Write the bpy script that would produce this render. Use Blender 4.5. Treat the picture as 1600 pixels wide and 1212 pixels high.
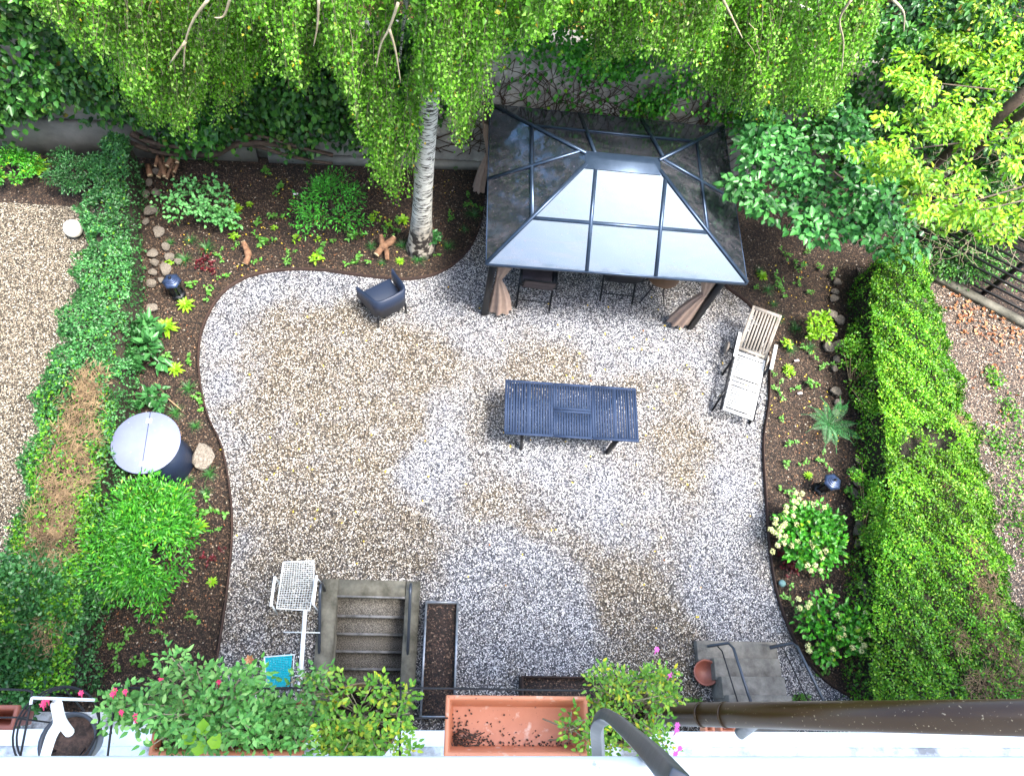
import bpy, math, random
import numpy as np
from mathutils import Matrix, Vector
from mathutils.geometry import delaunay_2d_cdt
for o in list(bpy.data.objects): bpy.data.objects.remove(o)
scn = bpy.context.scene
C = scn.collection
R = math.radians
# ------------------------------------------------------------------ camera
FPX = 1160.0; H = 11.4
_n = np.array([-162., 530., FPX]); _n /= np.linalg.norm(_n)
_d = np.array([10200., 577., FPX]); _d -= _n*(_d@_n); _d /= np.linalg.norm(_d)
_e = np.cross(_d, -_n); _e = np.cross(-_n, _d)
cam = bpy.data.cameras.new('camera'); camo = bpy.data.objects.new('camera', cam); C.objects.link(camo)
cam.sensor_width = 36; cam.lens = FPX/1600*36; cam.clip_start = .02; cam.clip_end = 500
def c2w(v): return (v@_d, v@_e, v@(-_n))
cx = c2w(np.array([1., 0, 0])); cy = c2w(np.array([0, -1., 0])); cz = c2w(np.array([0, 0, -1.]))
camo.matrix_world = Matrix(((cx[0], cy[0], cz[0], 0), (cx[1], cy[1], cz[1], 0), (cx[2], cy[2], cz[2], H), (0, 0, 0, 1)))
scn.camera = camo
# ------------------------------------------------------------------ light
w = bpy.data.worlds.new('World'); scn.world = w; w.use_nodes = True
nt = w.node_tree; bg = nt.nodes['Background']
sky = nt.nodes.new('ShaderNodeTexSky'); sky.sky_type = 'NISHITA'; sky.sun_disc = False
SE, SR = 68, 118
sky.sun_elevation = R(SE); sky.sun_rotation = R(SR); sky.air_density = 1.0; sky.dust_density = 3.0; sky.ozone_density = 1.0
nt.links.new(sky.outputs[0], bg.inputs[0]); bg.inputs[1].default_value = .115
sl = bpy.data.lights.new('sun', 'SUN'); sl.energy = 1.5; sl.angle = R(15); sl.color = (1, .96, .9)
so = bpy.data.objects.new('sun', sl); C.objects.link(so)
az = R(SR)  # direction towards the sun: rotation measured from +Y clockwise
sd = Vector((math.sin(az)*math.cos(R(SE)), math.cos(az)*math.cos(R(SE)), math.sin(R(SE))))
so.rotation_euler = sd.to_track_quat('Z', 'Y').to_euler()
scn.view_settings.view_transform = 'Standard'; scn.view_settings.look = 'None'
scn.view_settings.exposure = 3.05; scn.view_settings.gamma = 1
scn.render.engine = 'CYCLES'
scn.cycles.max_bounces = 6; scn.cycles.transparent_max_bounces = 8
# ------------------------------------------------------------------ measuring: photo pixel + height (or depth plane) -> world point
def ray(px, py):
    r = np.array([px-800., py-606., FPX]); return np.array([r@_d, r@_e, r@(-_n)])
def G(px, py, z=0.):
    r = ray(px, py); return r*((z-H)/r[2])+np.array([0, 0, H])
def GY(px, py, Y):
    r = ray(px, py); return r*(Y/r[1])+np.array([0, 0, H])
# ------------------------------------------------------------------ mesh builder
def nrm(v): return v/np.maximum(np.linalg.norm(v, axis=-1, keepdims=True), 1e-9)
class MB:
    def __init__(s): s.V = []; s.F = []; s.n = 0
    def add(s, V, F, mi=0):
        V = np.asarray(V, float).reshape(-1, 3); F = np.asarray(F, int)
        s.F.append((F+s.n, mi)); s.V.append(V); s.n += len(V); return s
    def box(s, c, size, rz=0, M=None, mi=0):
        h = np.array(size)/2.
        v = np.array([[x, y, z] for x in (-1, 1) for y in (-1, 1) for z in (-1, 1)])*h
        if M is None:
            cc, ss = math.cos(rz), math.sin(rz); M = np.array([[cc, -ss, 0], [ss, cc, 0], [0, 0, 1]])
        v = v@np.array(M).T+np.array(c)
        return s.add(v, [[0, 1, 3, 2], [4, 6, 7, 5], [0, 4, 5, 1], [2, 3, 7, 6], [0, 2, 6, 4], [1, 5, 7, 3]], mi)
    def bar(s, a, b, wd, th, up=(0, 0, 1), mi=0):
        a = np.array(a, float); b = np.array(b, float); t = b-a; L = np.linalg.norm(t); t /= L
        u = np.array(up, float); sd_ = np.cross(t, u)
        if np.linalg.norm(sd_) < 1e-3: sd_ = np.cross(t, [0, 1, 0])
        sd_ /= np.linalg.norm(sd_); u = np.cross(sd_, t)
        return s.box((a+b)/2, (L, wd, th), M=np.array([t, sd_, u]).T, mi=mi)
    def tube(s, pts, r, n=6, mi=0, cap=True):
        p = np.array(pts, float); k = len(p)
        r = np.full(k, r) if np.isscalar(r) else np.array(r, float)
        t = np.gradient(p, axis=0); t = nrm(t)
        ref = np.array([0, 0, 1.]) if abs(t[0][2]) < .9 else np.array([1., 0, 0])
        V = []
        a = np.cross(t[0], ref); a /= np.linalg.norm(a)
        for i in range(k):
            a = a-t[i]*(a@t[i]); a /= max(np.linalg.norm(a), 1e-9); b = np.cross(t[i], a)
            th = np.arange(n)*2*math.pi/n
            V.append(p[i]+r[i]*(np.cos(th)[:, None]*a+np.sin(th)[:, None]*b))
        V = np.concatenate(V); i0 = np.arange(k-1)[:, None]*n; j = np.arange(n)[None]; j2 = (j+1) % n
        F = np.stack([i0+j, i0+j2, i0+n+j2, i0+n+j], -1).reshape(-1, 4)
        s.add(V, F, mi)
        if cap and n > 2:
            s.F.append((np.array([np.arange(n)[::-1]])+s.n-len(V), mi)); s.F.append((np.array([np.arange(n)])+s.n-n, mi))
        return s
    def lathe(s, c, prof, n=24, mi=0, M=None, sx=1, sy=1):
        c = np.array(c, float); th = np.arange(n)*2*math.pi/n; V = []
        for r, z in prof: V.append(np.stack([r*np.cos(th)*sx, r*np.sin(th)*sy, np.full(n, z)], -1))
        V = np.concatenate(V); k = len(prof)
        if M is not None: V = V@np.array(M).T
        i0 = np.arange(k-1)[:, None]*n; j = np.arange(n)[None]; j2 = (j+1) % n
        return s.add(V+c, np.stack([i0+j, i0+j2, i0+n+j2, i0+n+j], -1).reshape(-1, 4), mi)
    def leaves(s, P, A, N, L, W, fold=.18, droop=.12, oval=False, mi=0):
        P = np.asarray(P, float); A = nrm(np.asarray(A, float)); N = np.asarray(N, float)
        N = N-A*np.sum(N*A, 1, keepdims=True); N = nrm(N); S = np.cross(N, A)
        L = (np.zeros(len(P))+L)[:, None]; W = (np.zeros(len(P))+W)[:, None]
        tip = P+A*L-N*droop*L; m = len(P)
        if oval:
            l1 = P+A*L*.28+S*W*.46+N*fold*W; l2 = P+A*L*.66+S*W*.36+N*fold*W*.8-N*droop*L*.4
            r1 = P+A*L*.28-S*W*.46+N*fold*W; r2 = P+A*L*.66-S*W*.36+N*fold*W*.8-N*droop*L*.4
            V = np.stack([P, l1, l2, tip, r2, r1], 1).reshape(-1, 3); b = np.arange(m)[:, None]*6
            F = np.concatenate([b+np.array([[0, 1, 2, 3]]), b+np.array([[0, 3, 4, 5]])]); 
        else:
            l = P+A*L*.42+S*W*.5+N*fold*W; r = P+A*L*.42-S*W*.5+N*fold*W
            V = np.stack([P, l, tip, r], 1).reshape(-1, 3); b = np.arange(m)[:, None]*4
            F = np.concatenate([b+np.array([[0, 1, 2]]), b+np.array([[0, 2, 3]])])
        return s.add(V, F, mi)
    def build(s, name, mats, parent=None, smooth=False, loc=None, bevel=0):
        me = bpy.data.meshes.new(name)
        V = np.concatenate(s.V); 
        if loc is not None: V = V-np.array(loc)
        L = [f.reshape(-1) for f, _ in s.F]; cnt = np.concatenate([np.full(len(f), f.shape[1]) for f, _ in s.F])
        mi = np.concatenate([np.full(len(f), m) for f, m in s.F]); L = np.concatenate(L)
        me.vertices.add(len(V)); me.vertices.foreach_set('co', V.astype(np.float32).ravel())
        me.loops.add(len(L)); me.loops.foreach_set('vertex_index', L.astype(np.int32))
        me.polygons.add(len(cnt)); st = np.concatenate([[0], np.cumsum(cnt)[:-1]])
        me.polygons.foreach_set('loop_start', st.astype(np.int32)); me.polygons.foreach_set('loop_total', cnt.astype(np.int32))
        me.polygons.foreach_set('material_index', mi.astype(np.int32))
        if smooth: me.polygons.foreach_set('use_smooth', np.ones(len(cnt), bool))
        me.update(calc_edges=True); me.validate()
        for m in (mats if isinstance(mats, (list, tuple)) else [mats]): me.materials.append(m)
        o = bpy.data.objects.new(name, me); C.objects.link(o)
        if parent is not None: o.parent = parent
        if loc is not None: o.location = loc
        if bevel:
            b = o.modifiers.new('b', 'BEVEL'); b.width = bevel; b.segments = 2; b.limit_method = 'ANGLE'
        return o
def tag(o, label=None, cat=None, group=None, kind=None):
    if label: o['label'] = label
    if cat: o['category'] = cat
    if group: o['group'] = group
    if kind: o['kind'] = kind
    return o
def thing(name, label, cat, loc=(0, 0, 0), rz=0, group=None):
    o = bpy.data.objects.new(name, None); C.objects.link(o); o.location = tuple(loc); o.rotation_euler = (0, 0, rz)
    o.empty_display_size = .1
    return tag(o, label, cat, group)
def copy_tree(o, parent=None):
    c = o.copy(); C.objects.link(c); c.parent = parent
    for ch in [x for x in bpy.data.objects if x.parent == o]: copy_tree(ch, c)
    return c
# ------------------------------------------------------------------ materials
def mat(name, col=(.5, .5, .5), rough=.6, metal=0., spec=.5, noise=None, bump=None, coat=0):
    m = bpy.data.materials.new(name); m.use_nodes = True; t = m.node_tree; p = t.nodes['Principled BSDF']
    p.inputs['Base Color'].default_value = (*col, 1); p.inputs['Roughness'].default_value = rough
    p.inputs['Metallic'].default_value = metal; p.inputs['Specular IOR Level'].default_value = spec
    p.inputs['Coat Weight'].default_value = coat
    tc = t.nodes.new('ShaderNodeTexCoord')
    if noise:
        col2, sc, lo, hi = noise
        nz = t.nodes.new('ShaderNodeTexNoise'); nz.inputs['Scale'].default_value = sc; nz.inputs['Detail'].default_value = 6; nz.inputs['Roughness'].default_value = .65
        t.links.new(tc.outputs['Object'], nz.inputs['Vector'])
        cr = t.nodes.new('ShaderNodeValToRGB'); cr.color_ramp.elements[0].position = lo; cr.color_ramp.elements[1].position = hi
        cr.color_ramp.elements[0].color = (*col, 1); cr.color_ramp.elements[1].color = (*col2, 1)
        t.links.new(nz.outputs[0], cr.inputs[0]); t.links.new(cr.outputs[0], p.inputs['Base Color'])
    if bump:
        sc, st, di = bump
        nb = t.nodes.new('ShaderNodeTexNoise'); nb.inputs['Scale'].default_value = sc; nb.inputs['Detail'].default_value = 5
        t.links.new(tc.outputs['Object'], nb.inputs['Vector'])
        b = t.nodes.new('ShaderNodeBump'); b.inputs['Strength'].default_value = st; b.inputs['Distance'].default_value = di
        t.links.new(nb.outputs[0], b.inputs['Height']); t.links.new(b.outputs[0], p.inputs['Normal'])
    return m
def leafmat(name, cols, clump=1.4, rough=.42, trans=.25, low=.55):
    """cols: list of (pos, rgb) over a per-leaf random value; a broad noise varies light and dark growth"""
    m = bpy.data.materials.new(name); m.use_nodes = True; t = m.node_tree; p = t.nodes['Principled BSDF']; out = t.nodes['Material Output']
    g = t.nodes.new('ShaderNodeNewGeometry'); tc = t.nodes.new('ShaderNodeTexCoord')
    cr = t.nodes.new('ShaderNodeValToRGB'); e = cr.color_ramp.elements
    while len(e) < len(cols): e.new(.5)
    for k, (ps, c) in enumerate(cols): e[k].position = ps; e[k].color = (*c, 1)
    t.links.new(g.outputs['Random Per Island'], cr.inputs[0])
    nz = t.nodes.new('ShaderNodeTexNoise'); nz.inputs['Scale'].default_value = clump; nz.inputs['Detail'].default_value = 3
    t.links.new(tc.outputs['Object'], nz.inputs['Vector'])
    mr = t.nodes.new('ShaderNodeMapRange'); mr.inputs[1].default_value = .35; mr.inputs[2].default_value = .65; mr.inputs[3].default_value = low; mr.inputs[4].default_value = 1.15
    t.links.new(nz.outputs[0], mr.inputs[0])
    mx = t.nodes.new('ShaderNodeVectorMath'); mx.operation = 'SCALE'; t.links.new(cr.outputs[0], mx.inputs[0]); t.links.new(mr.outputs[0], mx.inputs['Scale'])
    t.links.new(mx.outputs[0], p.inputs['Base Color']); p.inputs['Roughness'].default_value = rough; p.inputs['Specular IOR Level'].default_value = .35
    tr = t.nodes.new('ShaderNodeBsdfTranslucent'); t.links.new(mx.outputs[0], tr.inputs[0])
    ms = t.nodes.new('ShaderNodeMixShader'); ms.inputs[0].default_value = trans
    t.links.new(p.outputs[0], ms.inputs[1]); t.links.new(tr.outputs[0], ms.inputs[2]); t.links.new(ms.outputs[0], out.inputs[0])
    return m
def stonemat(name, ramp, scale=38, soil=None, patch=None, bumpd=.012, spread=1.0):
    """loose stone chips: one colour per voronoi cell"""
    m = bpy.data.materials.new(name); m.use_nodes = True; t = m.node_tree; p = t.nodes['Principled BSDF']
    N = t.nodes.new; Lk = t.links.new
    tc = N('ShaderNodeTexCoord'); v = N('ShaderNodeTexVoronoi'); v.inputs['Scale'].default_value = scale; v.inputs['Randomness'].default_value = 1
    Lk(tc.outputs['Object'], v.inputs['Vector'])
    sp = N('ShaderNodeSeparateColor'); Lk(v.outputs['Color'], sp.inputs[0])
    def rampnode(r):
        cr = N('ShaderNodeValToRGB'); e = cr.color_ramp.elements; cr.color_ramp.interpolation = 'LINEAR'
        while len(e) < len(r): e.new(.5)
        for k, (ps, c) in enumerate(r): e[k].position = ps; e[k].color = (*c, 1)
        return cr
    a = rampnode(ramp); Lk(sp.outputs[0], a.inputs[0]); col = a.outputs[0]
    if patch:
        b = rampnode(patch); Lk(sp.outputs[0], b.inputs[0])
        at = N('ShaderNodeAttribute'); at.attribute_name = 'patch'
        nz = N('ShaderNodeTexNoise'); nz.inputs['Scale'].default_value = 1.9; nz.inputs['Detail'].default_value = 9; nz.inputs['Roughness'].default_value = .7; Lk(tc.outputs['Object'], nz.inputs['Vector'])
        ad = N('ShaderNodeMath'); ad.operation = 'MULTIPLY_ADD'; Lk(nz.outputs[0], ad.inputs[0]); ad.inputs[1].default_value = 2.0; Lk(at.outputs['Fac'], ad.inputs[2])
        ad2 = N('ShaderNodeMath'); ad2.operation = 'MULTIPLY_ADD'; Lk(sp.outputs[1], ad2.inputs[0]); ad2.inputs[1].default_value = .5; Lk(ad.outputs[0], ad2.inputs[2])
        mr = N('ShaderNodeMapRange'); mr.inputs[1].default_value = 1.2; mr.inputs[2].default_value = 2.2; Lk(ad2.outputs[0], mr.inputs[0])
        mx = N('ShaderNodeMix'); mx.data_type = 'RGBA'; Lk(mr.outputs[0], mx.inputs[0]); Lk(col, mx.inputs[6]); Lk(b.outputs[0], mx.inputs[7]); col = mx.outputs[2]
    # dark gaps between the stones
    v2 = N('ShaderNodeTexVoronoi'); v2.feature = 'DISTANCE_TO_EDGE'; v2.inputs['Scale'].default_value = scale; Lk(tc.outputs['Object'], v2.inputs['Vector'])
    mr2 = N('ShaderNodeMapRange'); mr2.inputs[1].default_value = 0; mr2.inputs[2].default_value = .22; mr2.inputs[3].default_value = .12; Lk(v2.outputs[0], mr2.inputs[0])
    sc = N('ShaderNodeVectorMath'); sc.operation = 'SCALE'; Lk(col, sc.inputs[0]); Lk(mr2.outputs[0], sc.inputs['Scale'])
    Lk(sc.outputs[0], p.inputs['Base Color']); p.inputs['Roughness'].default_value = .75
    bp = N('ShaderNodeBump'); bp.inputs['Strength'].default_value = 1; bp.inputs['Distance'].default_value = bumpd
    ht = N('ShaderNodeMath'); ht.operation = 'MULTIPLY_ADD'; Lk(mr2.outputs[0], ht.inputs[0]); ht.inputs[1].default_value = 1; Lk(sp.outputs[2], ht.inputs[2])
    Lk(ht.outputs[0], bp.inputs['Height']); Lk(bp.outputs[0], p.inputs['Normal'])
    return m
M = {}
M['gravel'] = stonemat('gravel', [(0, (.008, .006, .004)), (.25, (.05, .035, .02)), (.48, (.13, .10, .062)), (.72, (.35, .275, .185)), (.86, (.82, .74, .61)), (1, (.98, .94, .85))], 66,
    patch=[(0, (.012, .014, .02)), (.22, (.07, .08, .11)), (.42, (.17, .18, .215)), (.66, (.48, .49, .53)), (.8, (.9, .91, .94)), (1, (.95, .95, .95))])
M['gravel_n'] = stonemat('gravel_tan', [(0, (.012, .009, .005)), (.3, (.08, .062, .04)), (.6, (.30, .24, .16)), (.85, (.60, .51, .38)), (1, (.9, .84, .7))], 60)
M['gravel_r'] = stonemat('gravel_brown', [(0, (.01, .007, .005)), (.35, (.07, .048, .035)), (.7, (.23, .155, .105)), (.9, (.5, .38, .27)), (1, (.85, .75, .62))], 55)
M['bark'] = stonemat('bark_mulch', [(0, (.006, .004, .002)), (.5, (.055, .028, .017)), (.85, (.13, .07, .045)), (1, (.3, .2, .14))], 45)
M['soil'] = stonemat('soil', [(0, (.008, .005, .003)), (.4, (.055, .031, .018)), (.8, (.115, .068, .04)), (.96, (.19, .12, .075)), (.99, (.3, .25, .18)), (1, (.6, .5, .4))], 42, bumpd=.02)
M['litter'] = stonemat('litter', [(0, (.02, .01, .005)), (.4, (.12, .06, .02)), (.7, (.35, .22, .05)), (1, (.6, .5, .15))], 20, bumpd=.03)
M['glass_l'] = mat('dark_lantern_glass', (.02, .025, .03), .15)
M['rail'] = mat('grey_rail', (.05, .06, .075), .4, .5)
M['corten'] = mat('corten', (.022, .012, .009), .7, .3, noise=((.05, .024, .015), 6, .4, .7), bump=(40, .3, .004))
M['black'] = mat('black_metal', (.008, .009, .012), .45, .4)
M['blackw'] = mat('black_wicker', (.010, .018, .04), .45, .0, bump=(90, .8, .006))
M['navy'] = mat('navy_paint', (.018, .030, .062), .65, .0, spec=.15, noise=((.023, .038, .076), 3, .35, .7))
M['lantern'] = mat('lantern_paint', (.035, .06, .13), .35, .4, noise=((.02, .03, .06), 14, .35, .7))
M['frame'] = mat('gazebo_frame', (.03, .05, .085), .35, .6, noise=((.05, .075, .12), 5, .4, .7))
M['concrete'] = mat('concrete', (.04, .038, .026), .9, noise=((.17, .16, .125), 3.5, .35, .68), bump=(60, .7, .01))
M['concrete2'] = mat('worn_step_concrete', (.07, .065, .055), .9, noise=((.20, .19, .165), 5, .3, .7), bump=(50, .7, .01))
M['tread'] = mat('stair_tread', (.03, .027, .022), .9, noise=((.36, .33, .28), 90, .42, .7), bump=(90, .8, .01))
M['nosing'] = mat('nosing', (.2, .2, .2), .7, noise=((.08, .08, .075), 9, .4, .65))
M['wall'] = mat('wall_render', (.22, .205, .185), .9, noise=((.42, .40, .36), 2.2, .35, .65), bump=(12, .6, .03))
M['wallpale'] = mat('wall_plinth', (.15, .145, .125), .85, noise=((.28, .27, .24), 1.8, .35, .7), bump=(25, .4, .01))
M['vine'] = mat('vine_bark', (.035, .022, .014), .9, noise=((.10, .065, .045), 12, .35, .7), bump=(50, .8, .01))
M['twig'] = mat('twig', (.12, .075, .04), .85, noise=((.40, .28, .15), 7, .4, .7))
M['paletwig'] = mat('pale_twig', (.22, .18, .11), .8, noise=((.34, .3, .2), 5, .4, .7))
M['branch'] = mat('branch_bark', (.05, .035, .025), .9, noise=((.11, .08, .055), 8, .35, .7), bump=(40, .7, .01))
M['rock'] = mat('rock', (.05, .04, .032), .9, noise=((.30, .26, .21), 9, .3, .7), bump=(18, .8, .03))
M['log'] = mat('log_bark', (.07, .032, .016), .85, noise=((.28, .15, .08), 14, .3, .7), bump=(40, .9, .012))
M['cut'] = mat('cut_wood', (.5, .36, .2), .8, noise=((.65, .5, .3), 20, .3, .7))
M['teak'] = mat('weathered_teak', (.16, .14, .115), .75, noise=((.27, .24, .21), 14, .3, .7), bump=(60, .3, .004))
M['teakw'] = mat('pale_weathered_slats', (.42, .43, .42), .7, noise=((.55, .56, .56), 14, .3, .7))
M['curtain'] = mat('curtain_cloth', (.24, .165, .13), .9, noise=((.33, .24, .19), 6, .3, .7), bump=(20, .4, .01))
M['textile'] = mat('sling_textile', (.04, .03, .035), .7, noise=((.075, .055, .062), 6, .3, .7))
M['white'] = mat('white_paint', (.6, .62, .62), .5, noise=((.75, .77, .77), 3, .3, .6))
M['whitepl'] = mat('white_wire', (.62, .66, .66), .45)
M['render_w'] = mat('white_render', (.62, .66, .68), .7, noise=((.76, .79, .8), 4, .3, .6), bump=(30, .25, .004))
M['oldwhite'] = mat('weathered_white', (.22, .22, .22), .85, noise=((.7, .73, .75), 5, .38, .55), bump=(40, .8, .01))
M['terra'] = mat('terracotta_plastic', (.46, .16, .075), .5, noise=((.56, .22, .12), 4, .3, .7))
M['terrad'] = mat('terracotta_dark', (.16, .045, .028), .5, noise=((.26, .08, .05), 5, .3, .7))
M['dirt'] = mat('dry_dirt', (.03, .02, .015), .95, noise=((.12, .07, .05), 30, .4, .7), bump=(60, 1, .01))
M['wicker'] = mat('wicker', (.18, .12, .06), .8, noise=((.32, .24, .13), 20, .3, .7), bump=(70, .8, .01))
M['turq'] = mat('turquoise_mesh', (.0, .50, .62), .5)
M['steel'] = mat('galvanised', (.32, .34, .36), .45, .7, noise=((.2, .21, .23), 12, .4, .6))
M['pipe'] = mat('brown_pipe', (.028, .013, .004), .3, .0, spec=.35, noise=((.045, .024, .008), 3, .3, .7))
M['greybar'] = mat('grey_painted_bar', (.05, .058, .07), .4, .4, bump=(30, .3, .003))
M['wood'] = mat('brown_wood', (.09, .045, .02), .6, noise=((.14, .07, .03), 10, .3, .7))
M['pink'] = mat('pink_petal', (.75, .04, .14), .5)
M['rose'] = mat('rose_petal', (.7, .1, .45), .5)
M['bloom'] = mat('cream_bloom', (.42, .45, .17), .7, noise=((.7, .7, .36), 40, .35, .7))
M['wbloom'] = mat('white_bloom', (.8, .72, .74), .6)
M['lamp'] = mat('white_globe', (.85, .84, .74), .3)
M['glassball'] = mat('blue_glass_ball', (.12, .22, .22), .15, coat=.5)
M['red'] = leafmat('red_leaf', [(0, (.05, .006, .008)), (1, (.16, .014, .022))])
M['slat'] = mat('fence_slat', (.005, .005, .005), .5, noise=((.012, .012, .012), 5, .3, .7))
def speckle(m, scale, lo, hi, col):
    t = m.node_tree; p = t.nodes['Principled BSDF']; N = t.nodes.new; L = p.inputs['Base Color'].links[0].from_socket
    tc = N('ShaderNodeTexCoord'); nz = N('ShaderNodeTexNoise'); nz.inputs['Scale'].default_value = scale; nz.inputs['Detail'].default_value = 3; t.links.new(tc.outputs['Object'], nz.inputs['Vector'])
    r = N('ShaderNodeMapRange'); r.inputs[1].default_value = lo; r.inputs[2].default_value = hi; t.links.new(nz.outputs[0], r.inputs[0])
    mx = N('ShaderNodeMix'); mx.data_type = 'RGBA'; mx.inputs[7].default_value = (*col, 1); t.links.new(r.outputs[0], mx.inputs[0]); t.links.new(L, mx.inputs[6]); t.links.new(mx.outputs[2], p.inputs['Base Color'])
speckle(M['white'], 2.2, .52, .75, (.52, .54, .54)); speckle(M['white'], 70, .68, .75, (.35, .36, .34)); speckle(M['pipe'], 90, .66, .72, (.25, .2, .13)); speckle(M['navy'], 30, .68, .76, (.10, .12, .16)); speckle(M['terra'], 22, .62, .75, (.62, .42, .32)); speckle(M['terra'], 60, .66, .74, (.14, .05, .03))
# tinted roof sheet: smoke-coloured mirror-like sheet, a little see-through, dusty; mauve streaks painted in for reflections
def roofmat():
    m = bpy.data.materials.new('tinted_roof_sheet'); m.use_nodes = True; t = m.node_tree; p = t.nodes['Principled BSDF']; out = t.nodes['Material Output']
    N = t.nodes.new; Lk = t.links.new; tc = N('ShaderNodeTexCoord')
    p.inputs['Metallic'].default_value = .9; p.inputs['Base Color'].default_value = (.082, .112, .142, 1); p.inputs['Roughness'].default_value = .07
    nz = N('ShaderNodeTexNoise'); nz.inputs['Scale'].default_value = 2.2; nz.inputs['Detail'].default_value = 3; Lk(tc.outputs['Object'], nz.inputs['Vector'])
    b = N('ShaderNodeBump'); b.inputs['Strength'].default_value = .12; b.inputs['Distance'].default_value = .02; Lk(nz.outputs[0], b.inputs['Height']); Lk(b.outputs[0], p.inputs['Normal'])
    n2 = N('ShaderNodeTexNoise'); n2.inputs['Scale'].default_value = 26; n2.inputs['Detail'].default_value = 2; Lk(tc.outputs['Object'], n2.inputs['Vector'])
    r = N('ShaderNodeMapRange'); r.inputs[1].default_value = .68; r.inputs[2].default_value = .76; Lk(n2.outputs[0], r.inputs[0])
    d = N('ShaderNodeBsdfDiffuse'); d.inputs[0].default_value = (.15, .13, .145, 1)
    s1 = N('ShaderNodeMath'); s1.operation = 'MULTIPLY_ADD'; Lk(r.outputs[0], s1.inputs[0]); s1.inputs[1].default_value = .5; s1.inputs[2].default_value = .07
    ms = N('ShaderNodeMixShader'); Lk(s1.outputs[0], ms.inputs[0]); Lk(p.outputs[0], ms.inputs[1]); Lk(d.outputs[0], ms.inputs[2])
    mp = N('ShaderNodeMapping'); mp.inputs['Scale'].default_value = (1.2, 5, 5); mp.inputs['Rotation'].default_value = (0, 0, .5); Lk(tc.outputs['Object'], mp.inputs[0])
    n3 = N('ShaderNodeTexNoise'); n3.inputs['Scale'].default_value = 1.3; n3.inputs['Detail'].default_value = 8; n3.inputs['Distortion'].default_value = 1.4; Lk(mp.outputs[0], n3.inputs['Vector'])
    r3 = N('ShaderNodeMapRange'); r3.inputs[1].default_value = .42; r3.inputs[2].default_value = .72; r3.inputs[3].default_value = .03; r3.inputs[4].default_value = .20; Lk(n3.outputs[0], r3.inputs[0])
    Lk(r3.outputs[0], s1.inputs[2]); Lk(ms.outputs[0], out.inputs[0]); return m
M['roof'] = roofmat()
M['tabletop'] = mat('grey_glass_top', (.15, .17, .27), .42, .1, spec=.2, noise=((.19, .215, .32), 2, .3, .7))
speckle(M['tabletop'], 24, .66, .78, (.30, .31, .34))
# birch bark
def birchbark():
    m = bpy.data.materials.new('birch_bark'); m.use_nodes = True; t = m.node_tree; p = t.nodes['Principled BSDF']; N = t.nodes.new; Lk = t.links.new
    tc = N('ShaderNodeTexCoord'); mp = N('ShaderNodeMapping'); mp.inputs['Scale'].default_value = (3, 3, 14); Lk(tc.outputs['Object'], mp.inputs[0])
    nz = N('ShaderNodeTexNoise'); nz.inputs['Scale'].default_value = 2; nz.inputs['Detail'].default_value = 6; nz.inputs['Roughness'].default_value = .7; Lk(mp.outputs[0], nz.inputs['Vector'])
    cr = N('ShaderNodeValToRGB'); cr.color_ramp.elements[0].position = .50; cr.color_ramp.elements[0].color = (.5, .5, .45, 1); cr.color_ramp.elements[1].position = .56; cr.color_ramp.elements[1].color = (.03, .025, .02, 1)
    Lk(nz.outputs[0], cr.inputs[0])
    n2 = N('ShaderNodeTexNoise'); n2.inputs['Scale'].default_value = 9; n2.inputs['Detail'].default_value = 5; Lk(tc.outputs['Object'], n2.inputs['Vector'])
    c2 = N('ShaderNodeValToRGB'); c2.color_ramp.elements[0].position = .47; c2.color_ramp.elements[0].color = (.02, .015, .012, 1); c2.color_ramp.elements[1].position = .58; c2.color_ramp.elements[1].color = (.38, .34, .28, 1); Lk(n2.outputs[0], c2.inputs[0])
    sx = N('ShaderNodeSeparateXYZ'); Lk(tc.outputs['Object'], sx.inputs[0])
    mr = N('ShaderNodeMapRange'); mr.inputs[1].default_value = .5; mr.inputs[2].default_value = 1.1; Lk(sx.outputs[2], mr.inputs[0])
    mx = N('ShaderNodeMix'); mx.data_type = 'RGBA'; Lk(mr.outputs[0], mx.inputs[0]); Lk(c2.outputs[0], mx.inputs[6]); Lk(cr.outputs[0], mx.inputs[7]); Lk(mx.outputs[2], p.inputs['Base Color'])
    b = N('ShaderNodeBump'); b.inputs['Strength'].default_value = .8; b.inputs['Distance'].default_value = .03; Lk(n2.outputs[0], b.inputs['Height']); Lk(b.outputs[0], p.inputs['Normal'])
    p.inputs['Roughness'].default_value = .8; return m
M['birch'] = birchbark()
M['l_birch'] = leafmat('birch_leaf', [(0, (.05, .14, .006)), (.3, (.105, .33, .012)), (.7, (.225, .54, .035)), (.99, (.34, .56, .12)), (.993, (.6, .42, .01)), (1, (.6, .42, .01))], 1.1, trans=.3, low=.5)
M['l_ivy'] = leafmat('ivy_leaf', [(0, (.010, .05, .010)), (.5, (.035, .15, .018)), (.9, (.09, .28, .035)), (.985, (.15, .34, .05)), (1, (.25, .12, .02))], 1.5, rough=.4, trans=.12, low=.4)
M['l_lilac'] = leafmat('lilac_leaf', [(0, (.014, .08, .02)), (.5, (.045, .20, .035)), (1, (.10, .36, .08))], 1.3, rough=.36, trans=.15, low=.5)
M['l_lime'] = leafmat('lime_leaf', [(0, (.07, .24, .008)), (.5, (.17, .42, .012)), (.85, (.32, .52, .02)), (1, (.5, .58, .05))], 1.0, trans=.3, low=.5)
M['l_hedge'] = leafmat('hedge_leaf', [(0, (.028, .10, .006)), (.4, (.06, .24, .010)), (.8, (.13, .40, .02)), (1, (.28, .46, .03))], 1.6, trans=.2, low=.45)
M['l_hedgey'] = leafmat('hedge_leaf_bright', [(0, (.07, .19, .006)), (.4, (.12, .36, .012)), (.8, (.22, .52, .025)), (1, (.38, .60, .05))], 1.3, trans=.25, low=.5)
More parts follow.
